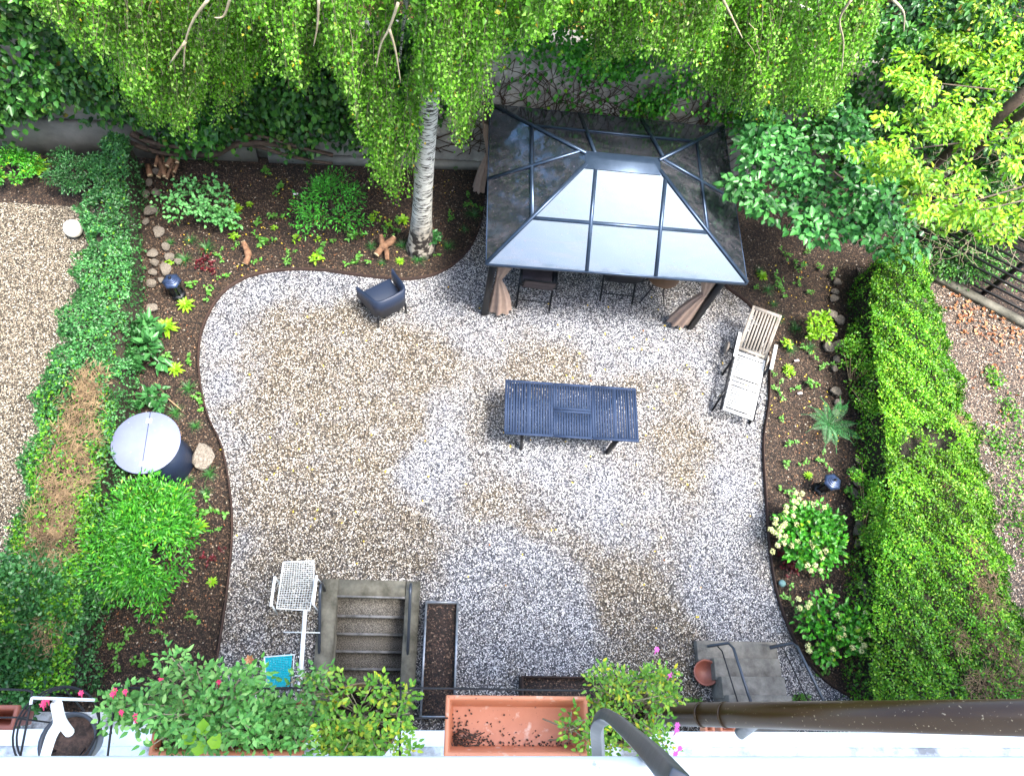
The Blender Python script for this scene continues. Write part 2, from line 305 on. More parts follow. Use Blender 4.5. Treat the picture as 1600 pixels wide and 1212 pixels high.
M['l_dark'] = leafmat('dark_leaf', [(0, (.014, .07, .016)), (.5, (.035, .15, .035)), (1, (.09, .27, .08))], 1.5, rough=.38, trans=.12, low=.5)
M['l_shrub'] = leafmat('shrub_leaf', [(0, (.02, .13, .010)), (.5, (.05, .27, .018)), (.9, (.10, .42, .03)), (1, (.26, .48, .02))], 2.5, rough=.38, trans=.2, low=.6)
M['l_fern'] = leafmat('fern_leaf', [(0, (.02, .13, .03)), (1, (.06, .26, .07))], 2, trans=.2)
M['l_emer'] = leafmat('emerald_leaf', [(0, (.03, .22, .015)), (1, (.11, .50, .05))], 3, trans=.2, low=.7)
M['l_open'] = leafmat('pale_lobed_leaf', [(0, (.06, .26, .05)), (1, (.2, .5, .16))], 3, trans=.2, low=.7)
M['l_small'] = leafmat('seedling_leaf', [(0, (.05, .18, .02)), (1, (.13, .34, .05))], 2, trans=.2, low=.8)
M['l_yel'] = leafmat('rosette_leaf', [(0, (.13, .33, .012)), (1, (.25, .45, .02))], 2, trans=.25, low=.85)
M['l_grass'] = leafmat('grass_blade', [(0, (.015, .07, .015)), (1, (.05, .17, .035))], 2, trans=.15, low=.8)
M['l_bal'] = leafmat('balcony_leaf', [(0, (.06, .22, .035)), (.6, (.15, .42, .08)), (1, (.32, .58, .16))], 4, trans=.2, low=.6)
M['l_bal2'] = leafmat('balcony_leaf_yellow', [(0, (.07, .24, .02)), (.6, (.20, .44, .04)), (.85, (.36, .54, .06)), (1, (.65, .58, .02))], 5, trans=.25, low=.6)
M['fallen'] = leafmat('fallen_leaf', [(0, (.55, .36, .02)), (.7, (.65, .5, .04)), (1, (.4, .14, .04))], 2, trans=0, low=.9)
M['orangeleaf'] = leafmat('orange_leaf', [(0, (.08, .03, .012)), (.6, (.25, .09, .03)), (1, (.36, .19, .08))], 2, trans=0, low=.8)
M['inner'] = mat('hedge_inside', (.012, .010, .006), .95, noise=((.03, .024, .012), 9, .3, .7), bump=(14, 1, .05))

# ================================================================== SETTING
def cdt(outer, step=None, hole=None):
    pts = [Vector((p[0], p[1])) for p in outer]; n = len(pts); ed = [(i, (i+1) % n) for i in range(n)]
    if hole is not None:
        k = len(pts); pts += [Vector(p) for p in hole]; ed += [(k+i, k+(i+1) % len(hole)) for i in range(len(hole))]
    if step:
        a = np.array([tuple(p) for p in pts[:n]]); mn, mx_ = a.min(0), a.max(0); rg = np.random.default_rng(1)
        for x in np.arange(mn[0]+step/2, mx_[0], step):
            for y in np.arange(mn[1]+step/2, mx_[1], step):
                pts.append(Vector((x+rg.uniform(-.03, .03), y+rg.uniform(-.03, .03))))
    V, E_, F, *_ = delaunay_2d_cdt(pts, ed, [], 0, 1e-4)
    poly = np.array([tuple(p) for p in outer])[:, :2]
    out = []
    for f in F:
        c = (V[f[0]]+V[f[1]]+V[f[2]])/3
        if not inside(c[0], c[1], poly): continue
        if hole is not None and inside(c[0], c[1], np.array(hole)): continue
        out.append(tuple(f))
    return np.array([(v[0], v[1]) for v in V]), out
def inside(x, y, poly):
    c = False; n = len(poly); j = n-1
    for i in range(n):
        if (poly[i][1] > y) != (poly[j][1] > y) and x < (poly[j][0]-poly[i][0])*(y-poly[i][1])/(poly[j][1]-poly[i][1])+poly[i][0]: c = not c
        j = i
    return c
def smoothcurve(p, n=6):
    p = np.array(p, float); out = []
    for i in range(len(p)-1):
        p0 = p[max(i-1, 0)]; p1 = p[i]; p2 = p[i+1]; p3 = p[min(i+2, len(p)-1)]
        for k in range(n):
            t = k/n; out.append(.5*((2*p1)+(-p0+p2)*t+(2*p0-5*p1+4*p2-p3)*t*t+(-p0+3*p1-3*p2+p3)*t**3))
    out.append(p[-1]); return np.array(out)
HOLE = [(-1.37, -.1), (.06, -.1), (.06, 1.98), (-1.37, 1.98)]
def flat(name, outer, z, m, step=None, hole=None, rough=0):
    V, F = cdt(outer, step, hole); rg = np.random.default_rng(3)
    zz = np.full(len(V), z)+(rg.normal(0, rough, len(V)) if rough else 0)
    b = MB(); b.add(np.column_stack([V, zz]), np.array([f if True else f for f in F]))
    o = b.build(name, m); tag(o, kind='structure'); return o, V
flat('ground', [(-150, -150), (150, -150), (150, 150), (-150, 150)], -.05, M['soil'], hole=HOLE)
# edging lines measured from the photo (left and right)
LE = [(338, 1105), (338, 1050), (345, 1000), (355, 930), (363, 850), (362, 780), (348, 700), (324, 645), (312, 580), (316, 520), (343, 466), (382, 437), (430, 425), (490, 423), (540, 429), (600, 436), (650, 437), (692, 425), (727, 398), (748, 360), (756, 320), (757, 268)]
RE = [(1100, 330), (1118, 400), (1130, 445), (1172, 480), (1197, 540), (1200, 620), (1191, 690), (1195, 780), (1200, 850), (1209, 915), (1226, 970), (1252, 1022), (1290, 1065), (1345, 1098)]
lw = smoothcurve([G(x, y)[:2] for x, y in LE]); rw = smoothcurve([G(x, y)[:2] for x, y in RE])
outer = [tuple(p) for p in lw]+[(.95, 9.98), (4.6, 10.1)]+[tuple(p) for p in rw]+[(rw[-1][0]+.1, -.1)]+[(.06, -.1), (-1.37, -.1), (lw[0][0], -.1)]
# make the stairwell a notch of the outline instead of a hole
outer = [tuple(p) for p in lw]+[(.95, 9.98), (4.6, 10.1)]+[tuple(p) for p in rw]+[(rw[-1][0]+.1, -.1), (.06, -.1), (.06, 1.98), (-1.37, 1.98), (-1.37, -.1), (lw[0][0], -.1)]
gy, GV = flat('gravel_yard', outer, 0, M['gravel'], step=.16, rough=.004)
# worn pale-blue patches and brown stained patches of the gravel
blue = [(700, 720, 75), (640, 750, 50), (700, 640, 35), (850, 720, 55), (920, 760, 60), (780, 880, 90), (860, 930, 80), (720, 1000, 60), (900, 1000, 60), (1120, 900, 75), (1140, 760, 60), (1180, 1000, 70), (1290, 1080, 50), (340, 600, 30), (350, 520, 40), (400, 450, 45), (480, 440, 50), (560, 450, 50), (370, 690, 35), (385, 860, 30), (680, 470, 60), (740, 540, 60), (730, 440, 40), (870, 500, 60), (960, 510, 70), (1060, 560, 60), (1130, 620, 60), (1150, 520, 40), (950, 560, 60), (960, 850, 60), (1060, 930, 50), (800, 830, 50)]
brown = [(480, 540, 60), (520, 600, 90), (450, 700, 70), (480, 820, 80), (600, 830, 60), (600, 560, 60), (760, 800, 50), (840, 830, 30), (950, 880, 40), (1000, 960, 50), (1010, 1040, 50), (1070, 740, 32), (1060, 690, 30), (740, 660, 30), (830, 580, 50), (560, 500, 40), (1020, 1080, 60), (980, 600, 30), (700, 560, 55), (900, 565, 45), (1060, 600, 45), (1090, 690, 35), (800, 790, 50), (900, 840, 45), (1030, 900, 45), (960, 940, 50), (1050, 1000, 60), (560, 700, 60), (560, 770, 60), (640, 860, 40), (500, 880, 45), (420, 880, 30), (620, 640, 50), (440, 520, 40), (480, 920, 40)]
def gsum(L):
    s = np.zeros(len(GV))
    for px, py, r in L:
        c = G(px, py)[:2]; rr = r/1160*11.6*1.15; s += np.exp(-((GV-c)**2).sum(1)/(rr*rr))
    return s
pt = np.clip(.38+.55*gsum(blue)-.6*gsum(brown), 0.02, .9)
at = gy.data.attributes.new('patch', 'FLOAT', 'POINT'); at.data.foreach_set('value', pt.astype(np.float32))
flat('neighbour_gravel_left', [(-14, -2), (-4.95, -2), (-5.0, 2.5), (-5.1, 6.6), (-5.7, 8.3), (-14, 8.1)], -.02, M['gravel_n'])
flat('neighbour_gravel_right', [(7.6, -2), (16, -2), (16, 6.2), (11.6, 7.3), (9.9, 8.3), (8.3, 8.3)], -.02, M['gravel_r'])
flat('paving_strip', [(lw[0][0]-3.5, -.12), (-1.42, -.12), (-1.42, .17), (lw[0][0]-3.5, .17)], .012, M['oldwhite'])
# raised ground beyond the back wall
b = MB(); b.add([(-30, 10.2-2, 2.55), (30, 12, 2.55), (30, 45, 3.2), (-30, 45, 3.2)], [[0, 1, 2, 3]]); tag(b.build('upper_terrain', M['litter']), kind='structure')
# ------------------------------------------------------------------ edging
def edging(line, label):
    p = np.array(line); t = nrm(np.gradient(p, axis=0)); nn = np.column_stack([-t[:, 1], t[:, 0]])*.006
    b = MB(); k = len(p)
    V = np.concatenate([np.column_stack([p-nn, np.full(k, -.04)]), np.column_stack([p-nn, np.full(k, .085)]), np.column_stack([p+nn*1.6, np.full(k, .085)]), np.column_stack([p+nn*1.6, np.full(k, -.04)])])
    i = np.arange(k-1); F = np.concatenate([np.stack([i+a*k, i+1+a*k, i+1+c*k, i+c*k], 1) for a, c in ((0, 1), (1, 2), (2, 3))])
    b.add(V, F); tag(b.build('garden_edging', M['corten']), label, 'edging', 'rusted steel garden edgings')
edging(lw, 'dark rusted steel edging strip curving round the left planting bed')
edging(rw, 'dark rusted steel edging strip along the right bed, from gazebo down to the concrete steps')
# ------------------------------------------------------------------ back wall
def Yw(x): return 9.96+.067*x
def wallquad(name, x0, x1, z0, z1, m, th=.35, off=0, nseg=1):
    b = MB(); a = (x0, Yw(x0)+off); c = (x1, Yw(x1)+off)
    V = [(a[0], a[1], z0), (c[0], c[1], z0), (c[0], c[1], z1), (a[0], a[1], z1), (a[0], a[1]+th, z0), (c[0], c[1]+th, z0), (c[0], c[1]+th, z1), (a[0], a[1]+th, z1)]
    b.add(V, [[0, 1, 2, 3], [4, 7, 6, 5], [3, 2, 6, 7], [0, 4, 5, 1], [0, 3, 7, 4], [1, 5, 6, 2]]); return b
wallo = thing('boundary_wall', 'tall rough grey stone wall behind the gazebo, netted with bare vine stems', 'wall', (0, 10, 0))
def child(bm, name, m, par, smooth=False, bevel=0):
    """bm holds world coordinates; parent sits at par.location (rotation 0)"""
    return bm.build(name, m, par, smooth, bevel=bevel) if False else _child(bm, name, m, par, smooth, bevel)
def _child(bm, name, m, par, smooth, bevel):
    V = [v-np.array(par.location) for v in bm.V]; bm.V = V
    return bm.build(name, m, par, smooth, bevel=bevel)
# rough courses: displaced face
rg = np.random.default_rng(11)
b = wallquad('w', -20, 24, -.1, 2.9, None, .35, .03)
nx, nz_ = 300, 44; xs = np.linspace(-3.2, 6.5, nx); zs = np.linspace(0, 2.9, nz_)
X, Z = np.meshgrid(xs, zs); course = np.sin(Z*2*math.pi/.13)*.010+rg.normal(0, .010, X.shape)+np.sin(X*3+Z*9)*.008
V = np.stack([X, Yw(X)-.02+course, Z], -1).reshape(-1, 3); i = np.arange(nz_-1)[:, None]*nx+np.arange(nx-1)[None]
b.add(V, np.stack([i, i+1, i+nx+1, i+nx], -1).reshape(-1, 4))
child(b, 'masonry', M['wall'], wallo)
child(wallquad('p', -20, -3.4, -.1, .75, None, .10, -.08), 'plinth', M['wallpale'], wallo)
child(wallquad('p', -3.2, .9, -.1, .14, None, .08, -.09), 'footing', M['wallpale'], wallo)
# bare climbing stems on the wall
st = MB()
for k in range(230):
    x = rg.uniform(-.5, 5.6); z = rg.uniform(0, 1.6); a = rg.uniform(.2, 2.9); p = []
    for q in range(int(rg.integers(10, 26))):
        p.append((x, Yw(x)-.045+rg.normal(0, .006), z)); a += rg.normal(0, .35); x += math.cos(a)*.085; z += abs(math.sin(a))*.075+.012
        if z > 2.95 or x < -1 or x > 6: break
    if len(p) > 3: st.tube(p, np.linspace(.010, .004, len(p))*rg.uniform(.6, 1.5), 3, cap=False)
child(st, 'climbing_stem', M['vine'], wallo)

# ================================================================== HOUSE (white facade below and behind the camera)
FY = -.13
hs = thing('house', 'white rendered house front dropping straight down below the window ledge', 'house', (0, FY, 0))
child(MB().box((0, FY-4.6, 5.2), (30, 9.2, 14.4)), 'facade', M['render_w'], hs)
sill = MB().box((0, G(800, 1183, 10.55)[1]-.25, 10.52), (8, .5, .06)); so_ = child(sill, 'window_ledge', M['white'], hs, bevel=.012)
so_['label'] = 'thick white window ledge across the bottom of the picture'
fa = G(800, 1141, 7.0)[1]; fb = G(800, 1166, 7.4)[1]
child(MB().box((0, (fa+FY)/2, 6.97), (16, fa-FY, .06)), 'ledge', M['white'], hs, bevel=.01)
lb = MB().box((0, (fb+FY)/2, 7.38), (16, fb-FY, .05)); child(lb, 'moulding', M['oldwhite'], hs, bevel=.01)
# ================================================================== GAZEBO
gx0, gx1, gy0, gy1 = .78, 4.90, 6.38, 9.58; ez = 2.0; rz_ = 2.86; rx0, rx1, ry = 2.18, 3.32, 7.80
gz = thing('gazebo', 'gazebo with hipped roof of tinted glossy sheets on dark frame and beige curtains', 'gazebo', ((gx0+gx1)/2, (gy0+gy1)/2, 0))
A, B_, C_, D_ = np.array([gx0, gy0, ez]), np.array([gx1, gy0, ez]), np.array([gx1, gy1, ez]), np.array([gx0, gy1, ez])
E1, E2 = np.array([rx0, ry, rz_]), np.array([rx1, ry, rz_])
# real ridge is a flat cap: four corners
cap = [np.array([rx0, ry-.10, rz_]), np.array([rx1, ry-.10, rz_]), np.array([rx1, ry+.10, rz_]), np.array([rx0, ry+.10, rz_])]
def lerp(a, b, t): return a+(b-a)*t
def slope(c0, c1, k0, k1, splits):
    """one roof slope: panels between battens; returns nothing. c0-c1 eave, k0-k1 ridge"""
    n = np.cross(c1-c0, k0-c0); n /= np.linalg.norm(n); n = n if n[2] > 0 else -n
    mid = .46
    m0, m1 = lerp(c0, k0, mid), lerp(c1, k1, mid)
    ex = [lerp(c0, c1, s) for s in splits]
    # batten direction is up the slope
    d = np.cross(n, c1-c0); d /= np.linalg.norm(d); d = d if d[2] > 0 else -d
    axis = (c1-c0)/np.linalg.norm(c1-c0)
    def proj(p): return (p-c0)@axis
    def onedge(a, b_, s):
        """point at coordinate s along axis on segment a-b"""
        pa, pb = proj(a), proj(b_); return a+(b_-a)*((s-pa)/(pb-pa))
    polys = []
    cuts = [proj(e) for e in ex]
    L = np.linalg.norm(c1-c0)
    low = [0]+cuts+[L]
    # lower row (trapezoid between eave and mid), upper row
    for (a0, a1, b0, b1) in ((c0, c1, m0, m1), (m0, m1, k0, k1)):
        s0, s1 = proj(b0), proj(b1); q0, q1 = proj(a0), proj(a1)
        xs_ = [q0]+cuts+[q1]
        for i in range(len(xs_)-1):
            u, v = xs_[i], xs_[i+1]
            u = max(u, q0); v = min(v, q1)
            if v-u < .02: continue
            pts = []
            # clip quad a0,a1,b1,b0 to [u,v] along the axis
            quad = [a0, a1, b1, b0]
            def clip(poly, lim, keep_ge):
                out = []
                for j in range(len(poly)):
                    p, q = poly[j], poly[(j+1) % len(poly)]
                    ip = (proj(p) >= lim-1e-6) if keep_ge else (proj(p) <= lim+1e-6)
                    iq = (proj(q) >= lim-1e-6) if keep_ge else (proj(q) <= lim+1e-6)
                    if ip: out.append(p)
                    if ip != iq: out.append(p+(q-p)*((lim-proj(p))/(proj(q)-proj(p))))
                return out
            pl = clip(clip(quad, u, True), v, False)
            if len(pl) >= 3: polys.append(pl)
    for pl in polys:
        pl = np.array(pl); k = len(pl); bm = MB(); cen = pl.mean(0)
        pl = cen+(pl-cen)*.997
        bm.add(np.concatenate([pl, pl-n*.008]), np.array([list(range(k))])); bm.F.append((np.array([list(range(2*k-1, k-1, -1))]), 0))
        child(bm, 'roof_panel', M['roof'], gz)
    fb_ = MB()
    fb_.bar(m0+n*.012, m1+n*.012, .055, .02, n)
    for s in cuts:
        p0 = c0+axis*s; top = None
        # intersect with ridge or hips
        for a, b2 in ((k0, k1), (c0, k0), (c1, k1)):
            pa, pb = sorted((proj(a), proj(b2)))
            if pa-1e-6 <= s <= pb+1e-6 and pb-pa > 1e-6:
                q = onedge(a, b2, s); top = q if top is None or (a is k0) else top
                if a is k0: break
        if top is not None: fb_.bar(p0+n*.016, top+n*.016, .05, .022, n)
    child(fb_, 'roof_batten', M['frame'], gz)
slope(A, B_, cap[0], cap[1], [.375, .64])
slope(B_, C_, cap[1], cap[2], [.5])
slope(C_, D_, cap[2], cap[3], [.36, .625])
slope(D_, A, cap[3], cap[0], [.5])
for a, k in ((A, cap[0]), (B_, cap[1]), (C_, cap[2]), (D_, cap[3])): child(MB().bar(a+[0, 0, .02], k+np.array([0, 0, .02]), .05, .03), 'hip_bar', M['frame'], gz)
rc = MB(); rr = .11
cp = [(rx0-.02, ry-.17), (rx1+.02, ry-.17), (rx1+.02, ry+.17), (rx0-.02, ry+.17)]; ci = [(rx0+.10, ry-.05), (rx1-.10, ry-.05), (rx1-.10, ry+.05), (rx0+.10, ry+.05)]
rc.add([(x, y, rz_-.01) for x, y in cp]+[(x, y, rz_+.07) for x, y in ci], [[0, 1, 5, 4], [1, 2, 6, 5], [2, 3, 7, 6], [3, 0, 4, 7], [4, 5, 6, 7]])
child(rc, 'ridge_cap', M['frame'], gz)
eb = MB()
for a, c in ((A, B_), (B_, C_), (C_, D_), (D_, A)): eb.bar(a-[0, 0, .03], c-np.array([0, 0, .03]), .03, .05)
child(eb, 'eave_gutter', M['frame'], gz)
ib = MB(); pi = [(gx0+.14, gy0+.30), (gx1-.20, gy0+.30), (gx1-.20, gy1-.25), (gx0+.14, gy1-.25)]
for k in range(4): a, c = pi[k], pi[(k+1) % 4]; ib.bar((*a, ez-.10), (*c, ez-.10), .05, .09)
child(ib, 'beam', M['black'], gz)
for x, y in pi: child(MB().box((x, y, ez/2-.08), (.10, .10, ez-.16)), 'post', M['black'], gz)
def curtain(p, dx, dy, seed, lab):
    """bunched cloth: hangs from the beam by the post, tied at 1.15 m, flares below"""
    rg = np.random.default_rng(seed); b = MB(); n = 26; rows = []
    for z, wdt, th in ((1.84, .30, .05), (1.6, .26, .06), (1.35, .17, .06), (1.15, .09, .05), (1.08, .09, .05), (.9, .17, .07), (.6, .27, .09), (.3, .33, .10), (.12, .36, .11)):
        u = np.linspace(0, 1, n, endpoint=False)*2*math.pi; f = 1+.28*np.sin(u*7+seed)
        off = (1.84-z)*.05
        rows.append(np.stack([p[0]+dx*(.10+wdt*.45)+np.cos(u)*wdt*.5*f*abs(dx or .35)*1.0, p[1]+dy*(.1+wdt*.45)+np.sin(u)*(th*f if dx else wdt*.5*f), np.full(n, z)], -1))
    V = np.concatenate(rows); k = len(rows); i0 = np.arange(k-1)[:, None]*n; j = np.arange(n)[None]; j2 = (j+1) % n
    b.add(V, np.stack([i0+j, i0+j2, i0+n+j2, i0+n+j], -1).reshape(-1, 4))
    o = child(b, 'curtain', M['curtain'], gz, smooth=True)
    o['label'] = lab
    tb = MB(); cx_ = rows[3].mean(0); tb.lathe(cx_, [(.075, -.06), (.08, -.04), (.075, -.02)], 14, sx=.8, sy=.8); c2 = tb; 
    V = [v-np.array(gz.location) for v in tb.V]; tb.V = V; tb.build('tie_band', M['curtain'], o)
curtain(pi[0], 1, .12, 1, 'beige curtain tied back at the front left post'); curtain(pi[1], -1, .12, 4, 'beige curtain tied back at the front right post')
curtain(pi[3], -.6, 0, 7, 'beige curtain bunched outside the rear left post'); curtain(pi[2], -1, -.12, 9, 'beige curtain at the rear right post')
# ================================================================== FURNITURE
def local(name, label, cat, px, py, rz=0, group=None, z=0):
    p = G(px, py, z); return thing(name, label, cat, p, rz, group)
# --- navy table
tc_ = (2.29, 4.58); tw, td = 2.14, .93
tb = thing('garden_table', 'long dark blue slatted metal table standing on the gravel', 'table', (*tc_, 0), -.012)
def panel(x0, x1, y0, y1, groups, nsl):
    b = MB(); z = .735; t = .022; fr = .035
    for (a0, a1, c0, c1) in ((x0, x1, y0, y0+fr), (x0, x1, y1-fr, y1), (x0, x0+fr, y0+fr, y1-fr), (x1-fr, x1, y0+fr, y1-fr)):
        b.box(((a0+a1)/2, (c0+c1)/2, z), (a1-a0, c1-c0, t))
    gw = (x1-x0-2*fr)/groups
    for g in range(groups):
        gx = x0+fr+g*gw
        if g: b.box((gx, (y0+y1)/2, z), (.03, y1-y0-2*fr, t))
        pitch = gw/nsl
        for k in range(nsl):
            b.box((gx+pitch*(k+.5), (y0+y1)/2, z-.001), (pitch*.76, y1-y0-2*fr, t-.004))
    return b.build('tabletop_panel', M['navy'], tb)
panel(-tw/2, -.305, -td/2, td/2, 2, 8); panel(-.298, .318, .008, td/2, 1, 13); panel(-.298, .318, -td/2, -.002, 1, 13); panel(.325, tw/2, -td/2, td/2, 2, 8)
b = MB()
for y in (-td/2+.06, td/2-.06): b.box((0, y, .70), (tw-.1, .03, .045))
for x in (-.9, .9): b.box((x, 0, .70), (.03, td-.15, .045))
b.build('apron', M['black'], tb)
for sx in (-1, 1):
    for sy in (-1, 1):
        MB().bar((sx*.78, sy*.36, .69), (sx*.72+.02, sy*.40, .0), .085, .045, (1, 0, 0)).build('leg', M['black'], tb)
# --- wicker armchair, facing the bed
a = G(580, 478, .82); c = G(626, 455, .82); cc = (a+c)/2; ang = math.atan2(c[1]-a[1], c[0]-a[0])
ch = thing('wicker_armchair', 'black wicker tub armchair facing the planting bed with its back to the yard', 'armchair', (cc[0]-.05, cc[1]+.25, 0), ang)
W2 = .29
def shell(b, pts, z0, z1f, th=.035):
    p = np.array(pts); t = nrm(np.gradient(p, axis=0)); nn = np.column_stack([-t[:, 1], t[:, 0]])*th/2; k = len(p); z1 = np.array([z1f(i/(k-1)) for i in range(k)])
    V = np.concatenate([np.column_stack([p-nn, np.full(k, z0)]), np.column_stack([p-nn, z1]), np.column_stack([p+nn, z1]), np.column_stack([p+nn, np.full(k, z0)])])
    i = np.arange(k-1); F = np.concatenate([np.stack([i+a*k, i+1+a*k, i+1+c*k, i+c*k], 1) for a, c in ((0, 1), (1, 2), (2, 3), (3, 0))])
    b.add(V, F); b.add(V[[0, k, 2*k, 3*k]], [[0, 1, 2, 3]]); b.add(V[[k-1, 2*k-1, 3*k-1, 4*k-1]], [[3, 2, 1, 0]])
th = np.linspace(0, 1, 29)
def tub(t):
    # U shape: from left arm front to back to right arm front
    L = .5
    if t < .32: return (-W2-.05*(1-t/.32), .32-(t/.32)*.42)
    if t > .68: return (W2+.05*((t-.68)/.32), -.10+((t-.68)/.32)*.42)
    a_ = math.pi+(t-.32)/.36*math.pi; c_, s_ = math.cos(a_), math.sin(a_); return (W2*math.copysign(abs(c_)**.55, c_), -.10-.15*abs(s_)**.7)
bb = MB(); shell(bb, [tub(t) for t in th], .30, lambda t: .62+.20*math.sin(max(0, min(1, (t-.05)/.9))*math.pi)**1.2); bb.build('backrest', M['blackw'], ch)
bb = MB(); bb.box((0, .06, .40), (.54, .46, .08)); bb.build('seat', M['blackw'], ch, bevel=.02)
bb = MB(); bb.box((0, .06, .33), (.55, .48, .05)); bb.build('seat_frame', M['blackw'], ch)
for x, y in ((-.27, -.22), (.27, -.22), (-.28, .28), (.28, .28)): MB().tube([(x*.95, y, .36), (x*1.03, y*1.05, 0)], [.022, .017], 8).build('leg', M['black'], ch)
# --- sling chairs under the gazebo
def sling(label, px, py, rz, m):
    p = G(px, py, 0); t = thing('sling_chair', label, 'chair', p, rz, 'sling chairs under the gazebo')
    # origin between the rear feet; faces +y
    b = MB(); n = 9
    pr = [(-.02+.22*u, .96-.56*u) for u in np.linspace(0, 1, n)]
    V = []
    for i, (y, z) in enumerate(pr):
        y2 = y+.012*math.sin(i*2.6)
        V += [(-.26, y2, z), (.26, y2, z)]
    V = np.array(V); i = np.arange(n-1)*2; b.add(V, np.stack([i, i+1, i+3, i+2], 1)); V2 = V-np.array([0, .02, 0]); b.add(V2, np.stack([i, i+2, i+3, i+1], 1)); b.build('backrest', m, t, smooth=True)
    b = MB(); b.box((0, .44, .41), (.52, .48, .025)); b.build('seat', m, t)
    b = MB()
    for s in (-1, 1): b.tube([(s*.28, -.05, 1.02), (s*.28, .2, .42), (s*.28, .68, .40)], .016, 6)
    b.tube([(-.28, -.05, 1.02), (.28, -.05, 1.02)], .014, 6); b.tube([(-.28, .0, .30), (.28, .0, .30)], .012, 6)
    b.build('frame', M['black'], t)
    for s in (-1, 1):
        MB().tube([(s*.30, .60, .62), (s*.30, .0, .02)], .019, 6).build('leg', M['black'], t)
        MB().tube([(s*.27, .10, .62), (s*.27, .62, .02)], .017, 6).build('leg', M['black'], t)
        MB().bar((s*.305, .08, .63), (s*.305, .60, .64), .05, .025).build('armrest', M['black'], t)
    return t
sling('brown padded folding chair under the left part of the gazebo front edge', 832, 484, -.06, M['textile'])
sling('black sling chair half hidden under the middle of the gazebo front edge', 962, 474, -.03, M['black'])
# --- small bistro table
p = G(1020, 478, 0); t = thing('bistro_table', 'small round brown table on thin bent black tube legs beside the tied curtain', 'side table', (p[0], p[1]+.25, 0), .1)
MB().lathe((0, 0, .69), [(0.001, -.012), (.30, -.012), (.31, 0), (.30, .012), (.001, .012)], 28).build('tabletop', M['wood'], t)
MB().lathe((0, 0, .675), [(.27, 0), (.29, 0), (.29, .012), (.27, .012)], 28).build('rim', M['black'], t)
for k in range(4):
    a_ = k*math.pi/2+.6; ca, sa = math.cos(a_), math.sin(a_)
    MB().tube([(ca*.22, sa*.22, .67), (ca*.15, sa*.15, .35), (ca*.33, sa*.33, .01)], .012, 6).build('leg', M['black'], t)
MB().tube([(math.cos(a_)*.16, math.sin(a_)*.16, .33) for a_ in np.linspace(0, 2*math.pi, 17)], .008, 5).build('ring', M['black'], t)
# --- wooden steamer lounger
hl, hr = G(1172, 478, .78), G(1226, 492, .78); fl, fr_ = G(1128, 640, .36), G(1178, 656, .36)
hm = (hl+hr)/2; fm = (fl+fr_)/2; ax = (hm-fm)[:2]; Ln = np.linalg.norm(ax); ang = math.atan2(ax[1], ax[0])-math.pi/2
lg = thing('sun_lounger', 'weathered wooden slatted reclining lounger with armrests and wheels at the right edging', 'lounger', (fm[0], fm[1], 0), ang)
def bars(n, y0, y1, z0, z1, w_, cross, m, name, cnt):
    """slatted section from (y0,z0) to (y1,z1)"""
    b = MB(); a0 = np.array([0, y0, z0]); a1 = np.array([0, y1, z1]); dd = a1-a0; L_ = np.linalg.norm(dd); u = dd/L_; nn = np.cross([1, 0, 0], u)
    for s in (-1, 1): b.bar(a0+[s*w_/2, 0, 0], a1+np.array([s*w_/2, 0, 0]), .035, .03, nn)
    b.bar(a0+u*.03+[-w_/2, 0, 0], a0+u*.03+[w_/2, 0, 0], .05, .028, nn); b.bar(a1-u*.03+[-w_/2, 0, 0], a1-u*.03+[w_/2, 0, 0], .06, .028, nn)
    if cross:
        for k in range(cnt):
            q = a0+u*(.08+(L_-.16)*(k+.5)/cnt); b.bar(q+[-w_/2, 0, .004], q+[w_/2, 0, .004], (L_-.16)/cnt*.62, .018, nn)
    else:
        for k in range(cnt):
            x = -w_/2+w_*(k+.5)/cnt; b.bar(a0+[x, 0, .004]+u*.06, a1+np.array([x, 0, .004])-u*.05, w_/cnt*.58, .018, nn)
    o = b.build(name, m, lg); return o
Wd = .50
yb = Ln-.72
bars(0, 0.0, .58, .34, .38, Wd, True, M['teakw'], 'footrest', 9)
bars(0, .60, yb-.02, .385, .38, Wd, True, M['teakw'], 'seat', 9)
bars(0, yb, Ln, .40, .78, Wd, False, M['teak'], 'backrest', 9)
b = MB()
for s in (-1, 1): b.bar((s*.29, .02, .30), (s*.29, Ln-.35, .34), .03, .05)
b.build('side_rail', M['black'], lg)
for s in (-1, 1):
    MB().bar((s*.33, yb-.28, .58), (s*.33, yb+.22, .60), .06, .025).build('armrest', M['teakw'], lg, bevel=.008)
    MB().bar((s*.31, .35, .34), (s*.34, .12, 0), .03, .05).build('leg', M['black'], lg)
    MB().bar((s*.31, yb-.2, .57), (s*.31, yb-.35, 0), .03, .045).build('leg', M['black'], lg)
    MB().lathe((s*.37, yb+.15, .12), [(.001, -.02), (.10, -.02), (.115, -.012), (.115, .012), (.10, .02), (.001, .02)], 20, M=[[0, 0, 1], [0, 1, 0], [-1, 0, 0]]).build('wheel', M['teak'], lg)
MB().tube([(-.37, yb+.15, .12), (.37, yb+.15, .12)], .015, 6).build('axle', M['black'], lg)
MB().bar((0, Ln-.25, .62), (0, yb+.15, .33), .3, .02).build('strut', M['black'], lg)
